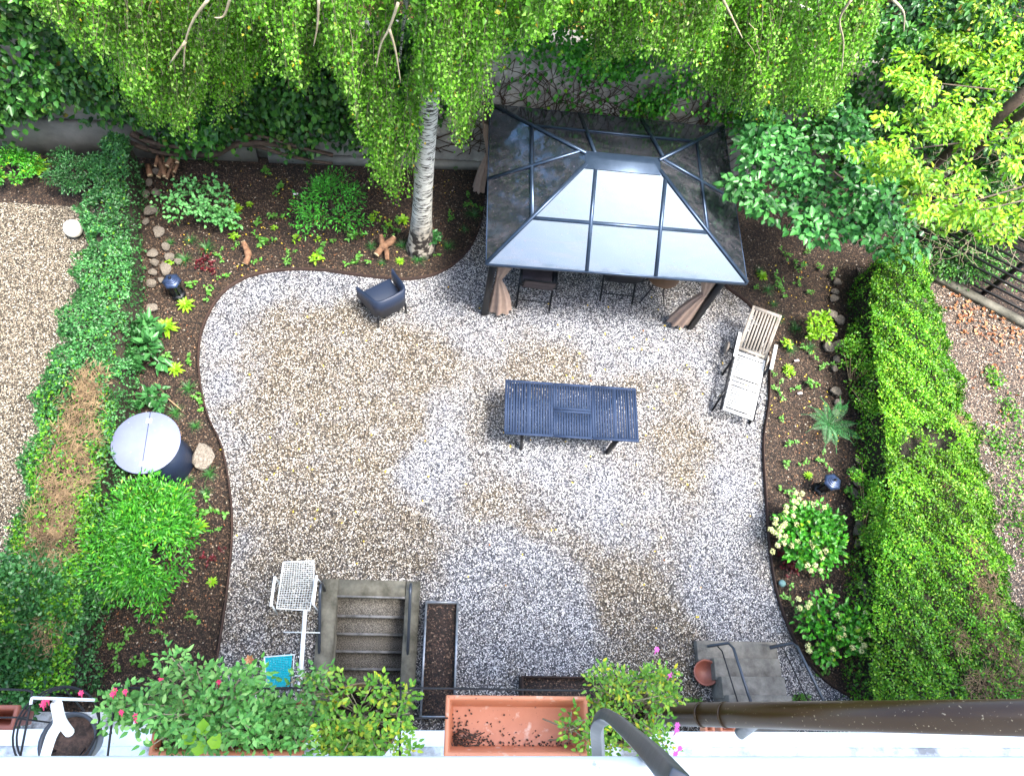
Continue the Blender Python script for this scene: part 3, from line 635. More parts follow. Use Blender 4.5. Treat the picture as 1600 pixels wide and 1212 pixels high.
# --- lanterns
def lantern(px, py, bx, by, label):
    base = G(bx, by, 0); t = thing('garden_lantern', label, 'lantern', base, .2, 'hexagonal garden lanterns')
    MB().lathe((0, 0, 0), [(.001, 0), (.125, 0), (.13, .02), (.115, .05), (.001, .055)], 6).build('base', M['black'], t)
    b = MB()
    for k in range(6):
        a_ = k*math.pi/3; b.bar((.085*math.cos(a_), .085*math.sin(a_), .05), (.115*math.cos(a_), .115*math.sin(a_), .40), .016, .016)
    b.build('cage', M['black'], t)
    MB().lathe((0, 0, 0), [(.07, .06), (.08, .39)], 12).build('glass_cylinder', M['glass_l'], t)
    cp_ = MB().lathe((0, 0, .40), [(.001, 0), (.150, 0), (.155, .015), (.105, .045), (.001, .05)], 6).build('cap', M['lantern'], t)
    for r0, r1, z0, z1 in ((.085, .08, .44, .465), (.062, .055, .46, .485), (.04, .03, .48, .50)): MB().lathe((0, 0, 0), [(r0, z0), (r0, z1-.004), (r1, z1), (.001, z1)], 20).build('ring', M['lantern'], cp_)
    MB().lathe((0, 0, .52), [(.001, -.025), (.022, -.01), (.024, .01), (.012, .022), (.001, .025)], 12).build('finial', M['black'], cp_, True)
    return t
lantern(268, 432, 279, 460, 'blue-black hexagonal lantern in the left bed beside the rock row')
lantern(1310, 752, 1281, 764, 'blue-black hexagonal lantern in the right bed above the hydrangea')
# --- round glass-topped table
cen = G(228, 691, .74); t = thing('round_table', 'round grey-blue glass topped table with a seam, on dark wicker drum, by the left hedge', 'table', (cen[0], cen[1], 0), .06)
MB().lathe((0, 0, .74), [(.001, -.01), (.47, -.01), (.475, 0), (.47, .008), (.001, .008)], 64).build('tabletop', M['tabletop'], t)
MB().box((0, 0, .7495), (.008, .94, .001)).build('seam', M['black'], t)
for y in (-.33, .33): MB().box((0, y, .752), (.075, .07, .007)).build('clip', M['whitepl'], t, bevel=.003)
MB().lathe((.12, -.06, 0), [(.001, .0), (.36, .0), (.38, .04), (.35, .35), (.30, .70), (.001, .70)], 36).build('drum_base', M['blackw'], t)
# ================================================================== STAIRS down to the basement
b0 = G(503, 905)[:2]
stx0, stx1, sy1 = -1.14, -.15, 1.75
stt = thing('basement_stairs', 'mossy concrete stairs sinking between side walls towards the house', 'stairs', (-.65, 1, 0))
b = MB()
b.box((-1.255, .93, -.93), (.23, 2.1, 2.0)); b.box((-.045, .93, -.93), (.21, 2.1, 2.0)); b.box((-.65, 1.865, -.93), (.98, .23, 1.98))
child(b, 'side_wall', M['concrete'], stt)
N_ST = 8; dy, dz = .232, .175
for k in range(N_ST):
    z = -.06-dz*(k+1)+.04; y1_ = sy1-dy*k
    child(MB().box(((stx0+stx1)/2, y1_-dy/2-.01, z-.09), (stx1-stx0, dy+.02, .18)), 'step', M['tread'], stt)
    child(MB().box(((stx0+stx1)/2, y1_-dy-.025, z-.008), (stx1-stx0-.006, .035, .03)), 'nosing', M['nosing'], stt)
child(MB().box(((stx0+stx1)/2, sy1-.005, .04), (stx1-stx0, .04, .03)), 'nosing', M['nosing'], stt)
for nm, xx, px0 in (('l', -1.30, 508), ('r', -.06, 652)):
    tp = G(px0, 914, .62); tp[0] = xx-.02
    pts = [(tp[0], tp[1]+.02, .06), (tp[0], tp[1]+.04, .50), (tp[0], tp[1], .62), (tp[0], tp[1]-.12, .60), (tp[0]+.01, 1.15, .20), (tp[0]+.02, .3, -.42)]
    tr = tag(MB().tube(pts, .021, 8).build('handrail', M['rail'], None, True), f'black tube handrail on the {"left" if nm == "l" else "right"} side wall of the basement stairs', 'handrail', 'basement stair handrails')
# --- concrete steps at the right, rising to the house
rs = thing('entrance_steps', 'worn grey concrete steps rising towards the house at the right, by the clay bowl', 'steps', (4.7, .8, 0))
hd = .27; z = .17; pxs = [(1088, 1000, 1213), (1115, 1027, 1218), (1127, 1056, 1226), (1138, 1085, 1237), (1142, 1112, 1240)]
fr = []
for k, (xl, yy, xr) in enumerate(pxs):
    zz = .12+.15*k; a = G(xl, yy, zz); c = G(xr, yy, zz); fr.append((a, c, zz))
for k, (a, c, zz) in enumerate(fr):
    yb_ = fr[k+1][0][1]-.04 if k+1 < len(fr) else -.1
    child(MB().box(((a[0]+c[0])/2, (a[1]+yb_)/2, zz/2-.05), (c[0]-a[0], a[1]-yb_, zz+.1)), 'step', M['concrete2'], rs, bevel=.012)
def rail2(p0, label):
    pts = [G(*q) for q in p0]
    t = thing('handrail', label, 'handrail', pts[0]*[1, 1, 0], 0, 'entrance step handrails')
    child(MB().tube(pts, .02, 8), 'top_rail', M['rail'], t, True)
    lo = [p-np.array([.0, 0, .42]) for p in pts[1:]]
    child(MB().tube(lo, .010, 6), 'lower_rail', M['black'], t, True)
    m_ = pts[1]; child(MB().tube([m_, m_*[1, 1, 0]+[0, .02, .1]], .016, 8), 'post', M['black'], t)
rail2([(1105, 1009, .75), (1138, 1004, .8), (1146, 1012, .85), (1176, 1105, 1.2)], 'black tube handrail with two bars on the left side of the entrance steps')
rail2([(1203, 1012, .75), (1238, 1004, .8), (1246, 1010, .85), (1292, 1105, 1.2)], 'black tube handrail beside the gravel strip right of the entrance steps')
# clay bowl
t = local('clay_bowl', 'round reddish clay bowl leaning by the entrance steps', 'bowl', 1103, 1050, 0, None, .12); t.rotation_euler = (R(6), R(-14), 0)
MB().lathe((0, 0, 0), [(.001, -.06), (.13, -.06), (.17, .03), (.185, .035), (.185, .05), (.165, .05), (.14, -.02), (.001, -.03)], 32).build('bowl', M['terrad'], t, True)
# ================================================================== TROUGHS
def trough(label, x0, x1, y0, y1, h, m, fill, name='planter_trough'):
    t = thing(name, label, 'planter', ((x0+x1)/2, (y0+y1)/2, 0)); th_ = .028; b = MB()
    b.box((x0+th_/2, (y0+y1)/2, h/2), (th_, y1-y0, h)); b.box((x1-th_/2, (y0+y1)/2, h/2), (th_, y1-y0, h))
    b.box(((x0+x1)/2, y0+th_/2, h/2), (x1-x0-2*th_, th_, h)); b.box(((x0+x1)/2, y1-th_/2, h/2), (x1-x0-2*th_, th_, h)); child(b, 'shell', m, t)
    child(MB().box(((x0+x1)/2, (y0+y1)/2, h-.10), (x1-x0-2*th_-.002, y1-y0-2*th_-.002, .04)), 'soil_fill', fill, t)
a, c = G(665, 938, .3), G(717, 938, .3)
trough('long grey metal trough filled with bark beside the basement stairs', a[0], c[0], .12, a[1], .3, M['steel'], M['bark'])
a, c = G(815, 1055, .3), G(965, 1055, .3)
trough('rusty brown metal trough filled with bark against the house', a[0], c[0], .08, a[1], .3, M['corten'], M['bark'])
# ================================================================== WHITE MESH CHAIR, FRAME, TURQUOISE SEAT
def grid(b, P00, P10, P01, P11, nu, nv, r):
    P00, P10, P01, P11 = [np.array(p, float) for p in (P00, P10, P01, P11)]
    for i in range(nu+1): u = i/nu; b.tube([P00+(P10-P00)*u, P01+(P11-P01)*u], r, 3, cap=False)
    for j in range(nv+1): v = j/nv; b.tube([P00+(P01-P00)*v, P10+(P11-P10)*v], r, 3, cap=False)
p = [G(443, 878, .82), G(490, 876, .80), G(437, 918, .42), G(490, 916, .42), G(432, 950, .30), G(484, 953, .30)]
t = thing('wire_mesh_chair', 'white wire mesh lounge chair beside the basement stairs', 'chair', (p[2]+p[3])/2*[1, 1, 0])
b = MB(); grid(b, p[0], p[1], p[2], p[3], 13, 13, .0042); child(b, 'backrest', M['whitepl'], t)
b = MB(); grid(b, p[2], p[3], p[4], p[5], 13, 9, .0042); child(b, 'seat', M['whitepl'], t)
b = MB(); b.tube([p[0], p[2], p[4], p[5], p[3], p[1], p[0]], .012, 6); child(b, 'frame', M['whitepl'], t)
for s, q in ((-1, p[2]), (1, p[3])):
    b = MB(); b.bar(q+np.array([s*.05, -.28, .2]), q+np.array([s*.05, .12, .2]), .035, .03); child(b, 'armrest', M['white'], t)
    for dy_ in (-.26, .10): child(MB().tube([q+np.array([s*.04, dy_, .2]), np.array([q[0]+s*.06, q[1]+dy_*1.15, 0])], .011, 6), 'leg', M['whitepl'], t)
t = thing('drying_stand', 'white pole stand with two cross bars left of the basement stairs', 'stand', G(470, 1070, 0))
child(MB().bar(G(477, 953, .35), G(468, 1078, .55), .055, .045), 'pole', M['white'], t)
child(MB().tube([G(443, 987, .40), G(500, 988, .40)], .008, 6), 'cross_bar', M['whitepl'], t)
child(MB().tube([G(440, 1055, .50), G(500, 1055, .50)], .009, 6), 'cross_bar', M['whitepl'], t)
child(MB().tube([G(468, 1070, .5), G(468, 1072, 0)], .015, 6), 'foot', M['whitepl'], t)
q = [G(413, 1026, .75), G(456, 1022, .75), G(417, 1072, .45), G(452, 1071, .45)]
t = thing('mesh_seat_chair', 'small white framed chair with turquoise mesh seat, half hidden by balcony plants', 'chair', (q[2]*[1, 1, 0]))
b = MB(); grid(b, q[0], q[1], q[2], q[3], 16, 18, .0085); child(b, 'mesh_seat', M['turq'], t)
b = MB(); b.tube([q[0], q[1]+[.03, 0, 0], q[3]+np.array([.03, 0, 0]), q[3]*[1, 1, 0]+[.04, 0, 0]], .010, 6); b.tube([q[0], q[2], q[2]*[1, 1, 0]], .01, 6); child(b, 'frame', M['whitepl'], t)
# ================================================================== ROCKS, LOGS
ICO = None
def rockmesh(name, seed, sub=2):
    import bmesh
    bm = bmesh.new(); bmesh.ops.create_icosphere(bm, subdivisions=sub, radius=1); rg = np.random.default_rng(seed)
    ks = rg.normal(0, 1, (11, 3)); ks /= np.linalg.norm(ks, axis=1)[:, None]; dd = rg.uniform(.45, .85, 11)
    for v in bm.verts:
        p = np.array(v.co)
        for k in range(11):
            s = p@ks[k]
            if s > dd[k]: p -= ks[k]*(s-dd[k])*.9
        p *= 1+rg.normal(0, .035); v.co = p
    me = bpy.data.meshes.new(name); bm.to_mesh(me); bm.free(); me.materials.append(M['rock']); return me
RM = [rockmesh('rock', s) for s in range(6)]
def rock(px, py, s, label, group, k):
    p = G(px, py, s*.25); o = bpy.data.objects.new('rock', RM[k % 6]); C.objects.link(o); o.location = p
    r_ = random.Random(k); o.scale = (s*r_.uniform(.8, 1.2), s*r_.uniform(.8, 1.1), s*.55); o.rotation_euler = (r_.uniform(-.3, .3), r_.uniform(-.3, .3), r_.uniform(0, 6))
    tag(o, label, 'rock', group)
LR = [(212, 303, .11), (228, 300, .09), (219, 330, .15), (232, 362, .12), (222, 395, .11), (243, 385, .10), (227, 410, .10), (248, 402, .11), (222, 425, .09), (243, 420, .13), (220, 443, .11), (262, 408, .08), (222, 480, .11), (212, 345, .08), (236, 437, .08), (228, 268, .1), (217, 285, .09), (215, 515, .10), (213, 545, .1), (110, 1050, .14), (92, 1075, .16), (105, 1022, .1)]
ORD = 'first second third fourth fifth sixth seventh eighth ninth tenth eleventh twelfth thirteenth fourteenth fifteenth sixteenth seventeenth eighteenth nineteenth twentieth twenty-first twenty-second twenty-third'.split()
LR.sort(key=lambda q: (q[1] > 600, q[1]))
for k, (x, y, s) in enumerate(LR):
    lab = f'grey rock, {ORD[k]} from the back wall in the row along the left hedge' if y < 600 else f'pale broken rock, {ORD[k-19]} from the top in the dark lower left corner by the house'
    rock(x+(16 if y < 600 else 0), y, s, lab, 'rocks along the left hedge' if y < 600 else 'rocks in the dark left corner', k)
rock(318, 712, .26, 'large flat yellowish grey rock right of the round table', None, 3)
RR = [(1313, 440, .10), (1309, 455, .10), (1308, 466, .11), (1303, 490, .14), (1315, 500, .12), (1307, 522, .12), (1300, 540, .16), (1315, 537, .12), (1308, 575, .09), (1310, 612, .12), (1316, 628, .11), (1310, 645, .10), (1345, 740, .11), (1343, 755, .09), (1340, 770, .1), (1350, 820, .12), (1343, 830, .1), (1345, 850, .11), (1355, 915, .11), (1358, 928, .09), (1312, 560, .09), (1345, 720, .08)]
RR.sort(key=lambda q: q[1])
for k, (x, y, s) in enumerate(RR): rock(x-4, y, s, f'brownish grey rock, {ORD[k]} from the top in the row along the right hedge', 'rocks along the right hedge', k+30)
def logo(label, pts, rs, group=None, name='log'):
    t = thing(name, label, 'log', np.array(pts[0])*[1, 1, 0], 0, group)
    child(MB().tube(smoothcurve(pts, 4), np.interp(np.linspace(0, 1, (len(pts)-1)*4+1), np.linspace(0, 1, len(rs)), rs)*(1+np.random.default_rng(2).normal(0, .08, (len(pts)-1)*4+1)), 10), 'trunk', M['log'], t, False)
    for e_, pe in ((pts[0], pts[1]), (pts[-1], pts[-2])):
        d_ = nrm(np.array(e_)-np.array(pe)); r_ = rs[0] if e_ is pts[0] else rs[-1]
        child(MB().tube([np.array(e_)-d_*.01, np.array(e_)+d_*.006], r_*.95, 10), 'cut_end', M['cut'], t)
    return t
logo('short reddish brown driftwood log standing in the left bed', [G(383, 412, .05), G(388, 398, .12), G(380, 378, .2)], [.055, .06, .04])
l2 = logo('twisted reddish brown forked log in the bed below the birch', [G(588, 398, .08), G(598, 386, .10), G(612, 376, .16), G(616, 370, .2)], [.06, .07, .06, .04])
child(MB().tube([G(598, 386, .1), G(595, 366, .25)], [.06, .035], 9), 'branch_stub', M['log'], l2); child(MB().tube([G(604, 390, .08), G(605, 406, .02)], [.05, .04], 9), 'branch_stub', M['log'], l2)
t = thing('firewood_pile', 'small pile of cut branches with pale ends near the back wall', 'firewood', G(258, 262))
rg = np.random.default_rng(5)
for k in range(16):
    x, y = rg.uniform(232, 285), rg.uniform(242, 268); a = G(x, y, rg.uniform(.05, .25)); d_ = np.array([rg.uniform(-.5, .5), -1, -.1]); d_ /= np.linalg.norm(d_); l_ = rg.uniform(.15, .35); r_ = rg.uniform(.02, .055)
    pp = child(MB().tube([a-d_*l_/2, a+d_*l_/2], r_, 8), 'branch', M['log'], t)
    e = MB().tube([a+d_*l_/2, a+d_*(l_/2+.006)], r_*.97, 8); e.V = [v-np.array(t.location) for v in e.V]; e.build('cut_end', M['cut'], pp)
# stick, balls, lamp
tag(MB().tube([G(242, 597, .15), G(262, 622, .08), G(283, 640, .02)], .012, 6).build('stick', M['twig']), 'thin brown stick lying in the left bed above the round table', 'stick')
tag(MB().lathe(G(1222, 911, .06), [(.001, -.06), (.04, -.045), (.058, -.015), (.058, .015), (.04, .045), (.001, .06)], 18).build('glass_ball', M['glassball'], None, True), 'small pale blue glass ball at the edging near the lower hydrangea', 'garden ball')
t = thing('globe_lamp', 'white globe lamp on the neighbouring gravel beside the left hedge', 'lamp', G(120, 366, 0))
MB().lathe((0, 0, .16), [(.15*math.sin(a)+.001, -.15*math.cos(a)) for a in np.linspace(0, math.pi, 14)], 24).build('globe', M['lamp'], t, True); MB().lathe((0, 0, 0), [(.08, 0), (.07, .04)], 16).build('base', M['black'], t)
for x, y in ((1250, 614), (1245, 563), (462, 303)): tag(MB().box(G(x, y, .03), (.09, .035, .004), .2).build('plant_marker', M['wbloom']), {1250: 'white plant marker lying at the right bed above the fern', 1245: 'white plant marker near the lime shrub in the right bed', 462: 'white plant marker upright in the left bed soil'}[x], 'plant marker', 'white plant markers')

# ================================================================== VEGETATION
def sph(rg, n):
    v = rg.normal(0, 1, (n, 3)); return nrm(v)
def randax(rg, n, up=.4, out=None, wt=.8):
    v = rg.normal(0, 1, (n, 3)); v[:, 2] += up
    if out is not None: v = v*(1-wt)+out*wt*1.6
    return nrm(v)
def bush(name, label, cat, px, py, zc, rx, ry, rz, n, ls, m, seed, oval=False, clumps=26, group=None, aspect=.5, stemm=None, flat_=.35, base=None):
    rg = np.random.default_rng(seed); c = G(px, py, zc); bpos = np.array([c[0], c[1], 0]) if base is None else G(*base)
    t = thing(name, label, cat, bpos, 0, group); b = MB(); cl = sph(rg, clumps); cl[:, 2] = np.abs(cl[:, 2])*1.0-.25*(rg.random(clumps) < .5)
    rad = rg.uniform(.55, .95, clumps)[:, None]; cc_ = c+cl*rad*np.array([rx, ry, rz])
    ci = rg.integers(0, clumps, n); cr = min(rx, ry)*.34
    u = sph(rg, n); rr_ = rg.random(n)[:, None]**.4; P = cc_[ci]+u*rr_*cr*np.array([1, 1, .8])
    P[:, 2] = np.maximum(P[:, 2], .03)
    out = nrm(P-c+np.array([0, 0, .2])); A_ = nrm(u*.8+out*.5+rg.normal(0, .45, (n, 3))-np.array([0, 0, .12])); Nn = nrm(out*.5+np.array([0, 0, 1])*(1-flat_)+rg.normal(0, .4, (n, 3)))
    b.leaves(P, A_, Nn, ls*rg.uniform(.6, 1.25, n), ls*aspect*rg.uniform(.8, 1.2, n), oval=oval)
    child(b, 'foliage', m, t)
    s = MB()
    for k in range(min(clumps, 16)):
        q = cc_[k]; s.tube([bpos+rg.normal(0, .03, 3)*[1, 1, 0], (bpos+q)/2+rg.normal(0, .05, 3), q], [.014, .009, .004], 4)
    child(s, 'stem', stemm or M['branch'], t)
    return t, cc_
def hydr(px, py, rx, ry, seed, label, n, blooms):
    t, cc_ = bush('hydrangea', label, 'hydrangea', px, py, .35, rx, ry, .3, n, .085, M['l_shrub'], seed, True, 34, 'hydrangeas in the right bed', .7)
    rg = np.random.default_rng(seed+1)
    for (x, y, s) in blooms:
        c = G(x, y, .55); k = 70; u = sph(rg, k); u[:, 2] = np.abs(u[:, 2]); P = c+u*s*.8; b = MB()
        b.leaves(P, nrm(rg.normal(0, 1, (k, 3))+u*.2), u, .019, .018, oval=True, fold=.05); b.V = [v-np.array(t.location) for v in b.V]
        b.build('bloom', M['bloom'], t)
B1 = [(1243, 770), (1253, 771), (1240, 783), (1248, 780), (1228, 792), (1245, 785), (1256, 786), (1240, 793), (1270, 788), (1287, 793), (1228, 800), (1227, 810), (1239, 806), (1212, 811), (1211, 818), (1227, 818), (1222, 822), (1244, 819), (1204, 827), (1209, 831), (1217, 837), (1227, 838), (1218, 828), (1225, 848), (1246, 846), (1237, 852), (1215, 852), (1207, 861), (1266, 848), (1271, 856), (1280, 863), (1284, 872), (1290, 861), (1273, 883), (1261, 883), (1267, 891), (1282, 891)]
hydr(1266, 835, .62, .58, 21, 'large round hydrangea bush with many cream flower heads below the right lantern', 1500, [(x, y, .047) for x, y in B1])
B2 = [(1295, 923), (1247, 936), (1265, 942), (1262, 948), (1249, 950), (1309, 961), (1352, 958), (1317, 982), (1338, 982), (1318, 992), (1309, 995), (1343, 998), (1358, 991), (1262, 1008), (1264, 1016), (1301, 1014), (1332, 1011), (1345, 1017), (1350, 1008), (1348, 1009)]
hydr(1300, 980, .58, .50, 23, 'smaller looser hydrangea bush with cream flower heads near the entrance steps', 800, [(x, y, .045) for x, y in B2])
bush('shrub', 'dense bright green shrub with pointed leaves below the round table', 'shrub', 232, 848, .65, .70, .95, .55, 9000, .075, M['l_shrub'], 31, False, 60, None, .34)
bush('shrub', 'dark leafy shrub between the left hedge and the bright green shrub', 'shrub', 150, 905, .5, .42, .75, .4, 3000, .07, M['l_dark'], 32, False, 30, None, .4)
bush('shrub', 'feathery emerald shrub in the middle of the upper left bed', 'shrub', 520, 325, .35, .66, .80, .42, 1500, .078, M['l_emer'], 36, False, 30, None, .32)
bush('shrub', 'open pale green shrub with lobed leaves in the upper left bed', 'shrub', 316, 318, .35, .85, .52, .3, 620, .075, M['l_open'], 34, True, 30, None, .8)
bush('shrub', 'round lime green shrub in the right bed above the fern', 'shrub', 1278, 512, .3, .26, .34, .25, 420, .075, M['l_yel'], 35, True, 22, None, .6)
bush('shrub', 'glossy broad-leaved plant between the left lantern and the round table', 'shrub', 226, 545, .25, .30, .60, .25, 330, .16, M['l_dark'], 36, True, 20, None, .5)
bush('shrub', 'small dark leafy clump above the round table', 'shrub', 240, 622, .22, .22, .2, .2, 120, .12, M['l_dark'], 37, True, 10, None, .55)
bush('shrub', 'low dark shrub beside the wall at the far upper left', 'shrub', 120, 268, .35, .55, .42, .35, 2600, .05, M['l_dark'], 38, False, 26)
bush('shrub', 'low green shrub with yellow flower at the left edge near the wall', 'shrub', 18, 262, .3, .5, .32, .3, 1600, .06, M['l_shrub'], 39, False, 20)
bush('ivy_clump', 'small ivy clump at the foot of the birch trunk', 'ivy', 668, 372, .2, .22, .22, .25, 260, .07, M['l_dark'], 40, True, 10, None, .8)
# fern
def fernplant(label, px, py, n, L, seed, m, group=None):
    rg = np.random.default_rng(seed); t = thing('fern', label, 'fern', G(px, py, 0), 0, group)
    for k in range(n):
        a_ = 2*math.pi*k/n+rg.uniform(-.2, .2); l_ = L*rg.uniform(.75, 1.1); q = 26; u = np.linspace(0, 1, q)
        hgt = .32*np.sin(u*2.2)*l_; r_ = u*l_*.95; P = np.stack([np.cos(a_+u*.15)*r_, np.sin(a_+u*.15)*r_, .05+hgt], -1); T = nrm(np.gradient(P, axis=0)); S = nrm(np.cross(T, [0, 0, 1])); b = MB()
        b.tube(P, np.linspace(.006, .002, q), 3, cap=False)
        wd = .15*l_*np.sin(np.clip(u*1.15+.12, 0, 1)*math.pi)**.7+.012
        Pq = P[2:]; 
        for sg in (-1, 1):
            b.leaves(Pq, S[2:]*sg+T[2:]*.45-np.array([0, 0, .15]), np.tile([0, 0, 1.], (q-2, 1)), wd[2:], .012, fold=.02)
        b.build('frond', m, t)
fernplant('large dark green fern in the right bed above the lantern', 1292, 665, 11, .64, 3, M['l_fern'])
fernplant('small bright fern at the far upper left near the wall', 62, 268, 9, .34, 4, M['l_yel'])
# small plants --------------------------------------------------------------
def proto_tuft(seed, m, n=46, L=.2, w=.008):
    rg = np.random.default_rng(seed); b = MB(); a_ = rg.uniform(0, 2*math.pi, n); ln = L*rg.uniform(.6, 1.1, n)
    for k in range(n):
        u = np.linspace(0, 1, 4); r_ = u*ln[k]*rg.uniform(.5, 1); z = np.sin(u*2.3)*ln[k]*.45; P = np.stack([np.cos(a_[k])*r_, np.sin(a_[k])*r_, z], -1); S = np.array([-math.sin(a_[k]), math.cos(a_[k]), 0])*w/2
        V = np.concatenate([P-S*(1-u[:, None]*.9), P+S*(1-u[:, None]*.9)]); i = np.arange(3); b.add(V, np.stack([i, i+1, i+5, i+4], 1))
    return b
def proto_ros(seed, m, n=11, L=.13, asp=.32, lay=2):
    rg = np.random.default_rng(seed); b = MB()
    for l_ in range(lay):
        a_ = np.arange(n)*2*math.pi/n+rg.uniform(-.2, .2, n)+l_*.3; A_ = np.stack([np.cos(a_), np.sin(a_), np.full(n, .25+.55*l_)], -1)
        b.leaves(np.tile([0, 0, .02+.02*l_], (n, 1)), A_, np.tile([0, 0, 1.], (n, 1))+A_*-.2, L*(1-.3*l_)*rg.uniform(.8, 1.1, n), L*asp, oval=True, droop=.25)
    return b
def proto_seed(seed, m, n=26, L=.055, R_=.09):
    rg = np.random.default_rng(seed); b = MB(); k = 5; 
    cs = np.column_stack([rg.normal(0, R_*.6, (k, 2)), rg.uniform(.05, .12, k)])
    for c in cs: b.tube([(0, 0, 0), c*[.6, .6, .7], c], .003, 3)
    P = cs[rg.integers(0, k, n)]+rg.normal(0, .018, (n, 3)); A_ = nrm(rg.normal(0, 1, (n, 3))*[1, 1, .3]); b.leaves(P, A_, np.tile([0, 0, 1.], (n, 1))+rg.normal(0, .25, (n, 3)), L*rg.uniform(.7, 1.2, n), L*.7, oval=True)
    return b
LM = [((268, 440), 'the left lantern'), ((595, 465), 'the wicker armchair'), ((605, 385), 'the forked log'), ((385, 395), 'the short log'), ((655, 380), 'the birch trunk'), ((520, 330), 'the feathery emerald shrub'), ((320, 320), 'the open pale green shrub'), ((228, 693), 'the round table'), ((235, 850), 'the bright green shrub'), ((318, 712), 'the large flat rock'), ((1290, 660), 'the large fern'), ((1278, 515), 'the round lime shrub'), ((1305, 755), 'the right lantern'), ((1265, 840), 'the large hydrangea'), ((1300, 980), 'the smaller hydrangea'), ((1180, 560), 'the wooden lounger'), ((1150, 400), 'the gazebo corner on the right'), ((258, 255), 'the cut branch pile'), ((230, 550), 'the glossy broad-leaved plant'), ((740, 340), 'the gazebo on the left')]
used = {}
def scatter(name, cat, adj, protos, m, pts, zz=0):
    info = []
    for k, q in enumerate(pts):
        x, y = q[0], q[1]; sc_ = q[2] if len(q) > 2 else 1
        lm = min(LM, key=lambda l: (l[0][0]-x)**2+(l[0][1]-y)**2); dx, dy_ = x-lm[0][0], y-lm[0][1]
        side = ('right of' if dx > 0 else 'left of') if abs(dx) > abs(dy_) else ('below' if dy_ > 0 else 'above')
        info.append((x, y, sc_, lm[1], side, dx*dx+dy_*dy_))
    for k, (x, y, sc_, lm, side, d2) in enumerate(info):
        same = sorted(v[5] for v in info if v[3] == lm and v[4] == side); lab = f'{adj} {side} {lm}'; lab = lab.replace('the ', '', 1) if len(lab.split()) > 12 else lab
        if len(same) > 1: lab += ', '+('nearest to it' if same.index(d2) == 0 else ORD[same.index(d2)]+' nearest to it')
        o = bpy.data.objects.new(name, protos[k % len(protos)]); C.objects.link(o); o.location = G(x, y, -.04); r_ = random.Random(k*7+len(name)); o.rotation_euler = (0, 0, r_.uniform(0, 6.28)); o.scale = (sc_*r_.uniform(.65, 1.35),)*3
        tag(o, lab, cat, adj+'s in the garden beds')
def pm(mk, m, seeds, **kw):
    out = []
    for s in seeds:
        o = mk(s, m, **kw).build('proto', m); out.append(o.data); bpy.data.objects.remove(o)
    return out
scatter('grass_tuft', 'grass tuft', 'dark green grass tuft', pm(proto_tuft, M['l_grass'], (1, 2, 3)), M['l_grass'],
    [(298, 378), (323, 392, 1.2), (290, 408), (268, 380), (628, 386, 1.1), (652, 408, 1.2), (597, 413), (700, 386, .9), (580, 386), (296, 607, 1.2), (306, 666, .9), (328, 740, 1.4), (295, 752, 1.1), (322, 772, 1.2), (275, 645), (1208, 477), (1232, 548, 1.1), (1242, 516), (1262, 545, 1.1), (1199, 455), (740, 338, 1.1), (1185, 425), (725, 360), (1215, 500)])
scatter('rosette_plant', 'leafy plant', 'lime green rosette plant', pm(proto_ros, M['l_yel'], (1, 2)), M['l_yel'],
    [(369, 327, 1.0), (291, 478, 1.2), (262, 513, 1.5), (311, 822, 1.1), (332, 909, .9), (1262, 743, 1.0), (1190, 432, .8), (625, 409, 1.0), (390, 320, .9), (1231, 578, .8), (630, 345, .9), (275, 448, .7), (275, 578, 1.0)])
scatter('seedling', 'seedling', 'small pale green seedling', pm(proto_seed, M['l_small'], (1, 2, 3, 4)), M['l_small'],
    [(365, 360), (369, 384), (345, 402), (350, 434, .9), (300, 450, .8), (325, 458, 1), (405, 377, 1.1), (420, 383, 1.1), (405, 352, .9), (428, 343, 1), (452, 400, 1), (505, 395, 1.1), (451, 414, .8), (400, 412, .9), (558, 412, .9), (558, 375, 1.1), (622, 347, 1), (600, 362, .8), (615, 362, 1), (683, 400, .8), (672, 392, .8), (705, 342, .8), (738, 322, .9), (298, 563, .7), (262, 560, .8), (310, 628, 1), (335, 797, 1.0), (338, 828, .8), (1180, 452, 1), (1215, 440, .9), (1245, 442, .9), (1240, 415, .9), (1263, 460, 1), (1216, 455, .9), (1215, 612, 1), (1240, 608, .9), (1263, 604, 1), (1254, 547, 1), (1285, 570, 1.1), (1235, 695, 1.1), (1225, 725, 1), (1255, 722, .9), (1285, 722, .9), (1327, 735, 1), (1320, 770, 1), (1230, 768, .9), (1232, 936, 1), (1293, 932, 1), (1338, 1056, .8), (1284, 1048, .8), (1330, 1043, .7), (435, 300, .9), (415, 272, .8), (480, 262, .9), (330, 255, .9), (345, 345, .8), (520, 380, .8), (540, 360, .8), (695, 255, .8), (714, 262, .8), (175, 1010, .9), (200, 990, .8), (180, 1035, 1), (160, 1000, .8), (225, 1030, .9), (300, 965, .9), (250, 985, .8), (1248, 420, .8), (1280, 420, .9), (1260, 395, .8), (1225, 400, .8), (1300, 430, .8), (1218, 655, .7), (1209, 585, .8)])
scatter('seedling', 'seedling', 'small yellowish seedling', pm(proto_seed, M['l_yel'], (11, 12)), M['l_yel'], [(490, 409, 1), (497, 375, .9), (266, 411, 1), (608, 352, .8), (1225, 543, .9), (1230, 583, .8), (430, 360, .8), (462, 375, .8), (368, 375, .9), (585, 345, 1)])
scatter('red_plant', 'red plant', 'small dark red leafy plant', pm(proto_seed, M['red'], (21, 22)), M['red'], [(312, 414, 1), (328, 424, 1), (322, 408, .8), (328, 877, 1), (345, 860, .7), (1224, 882, 1.2), (1234, 890, 1), (1222, 870, .9)])
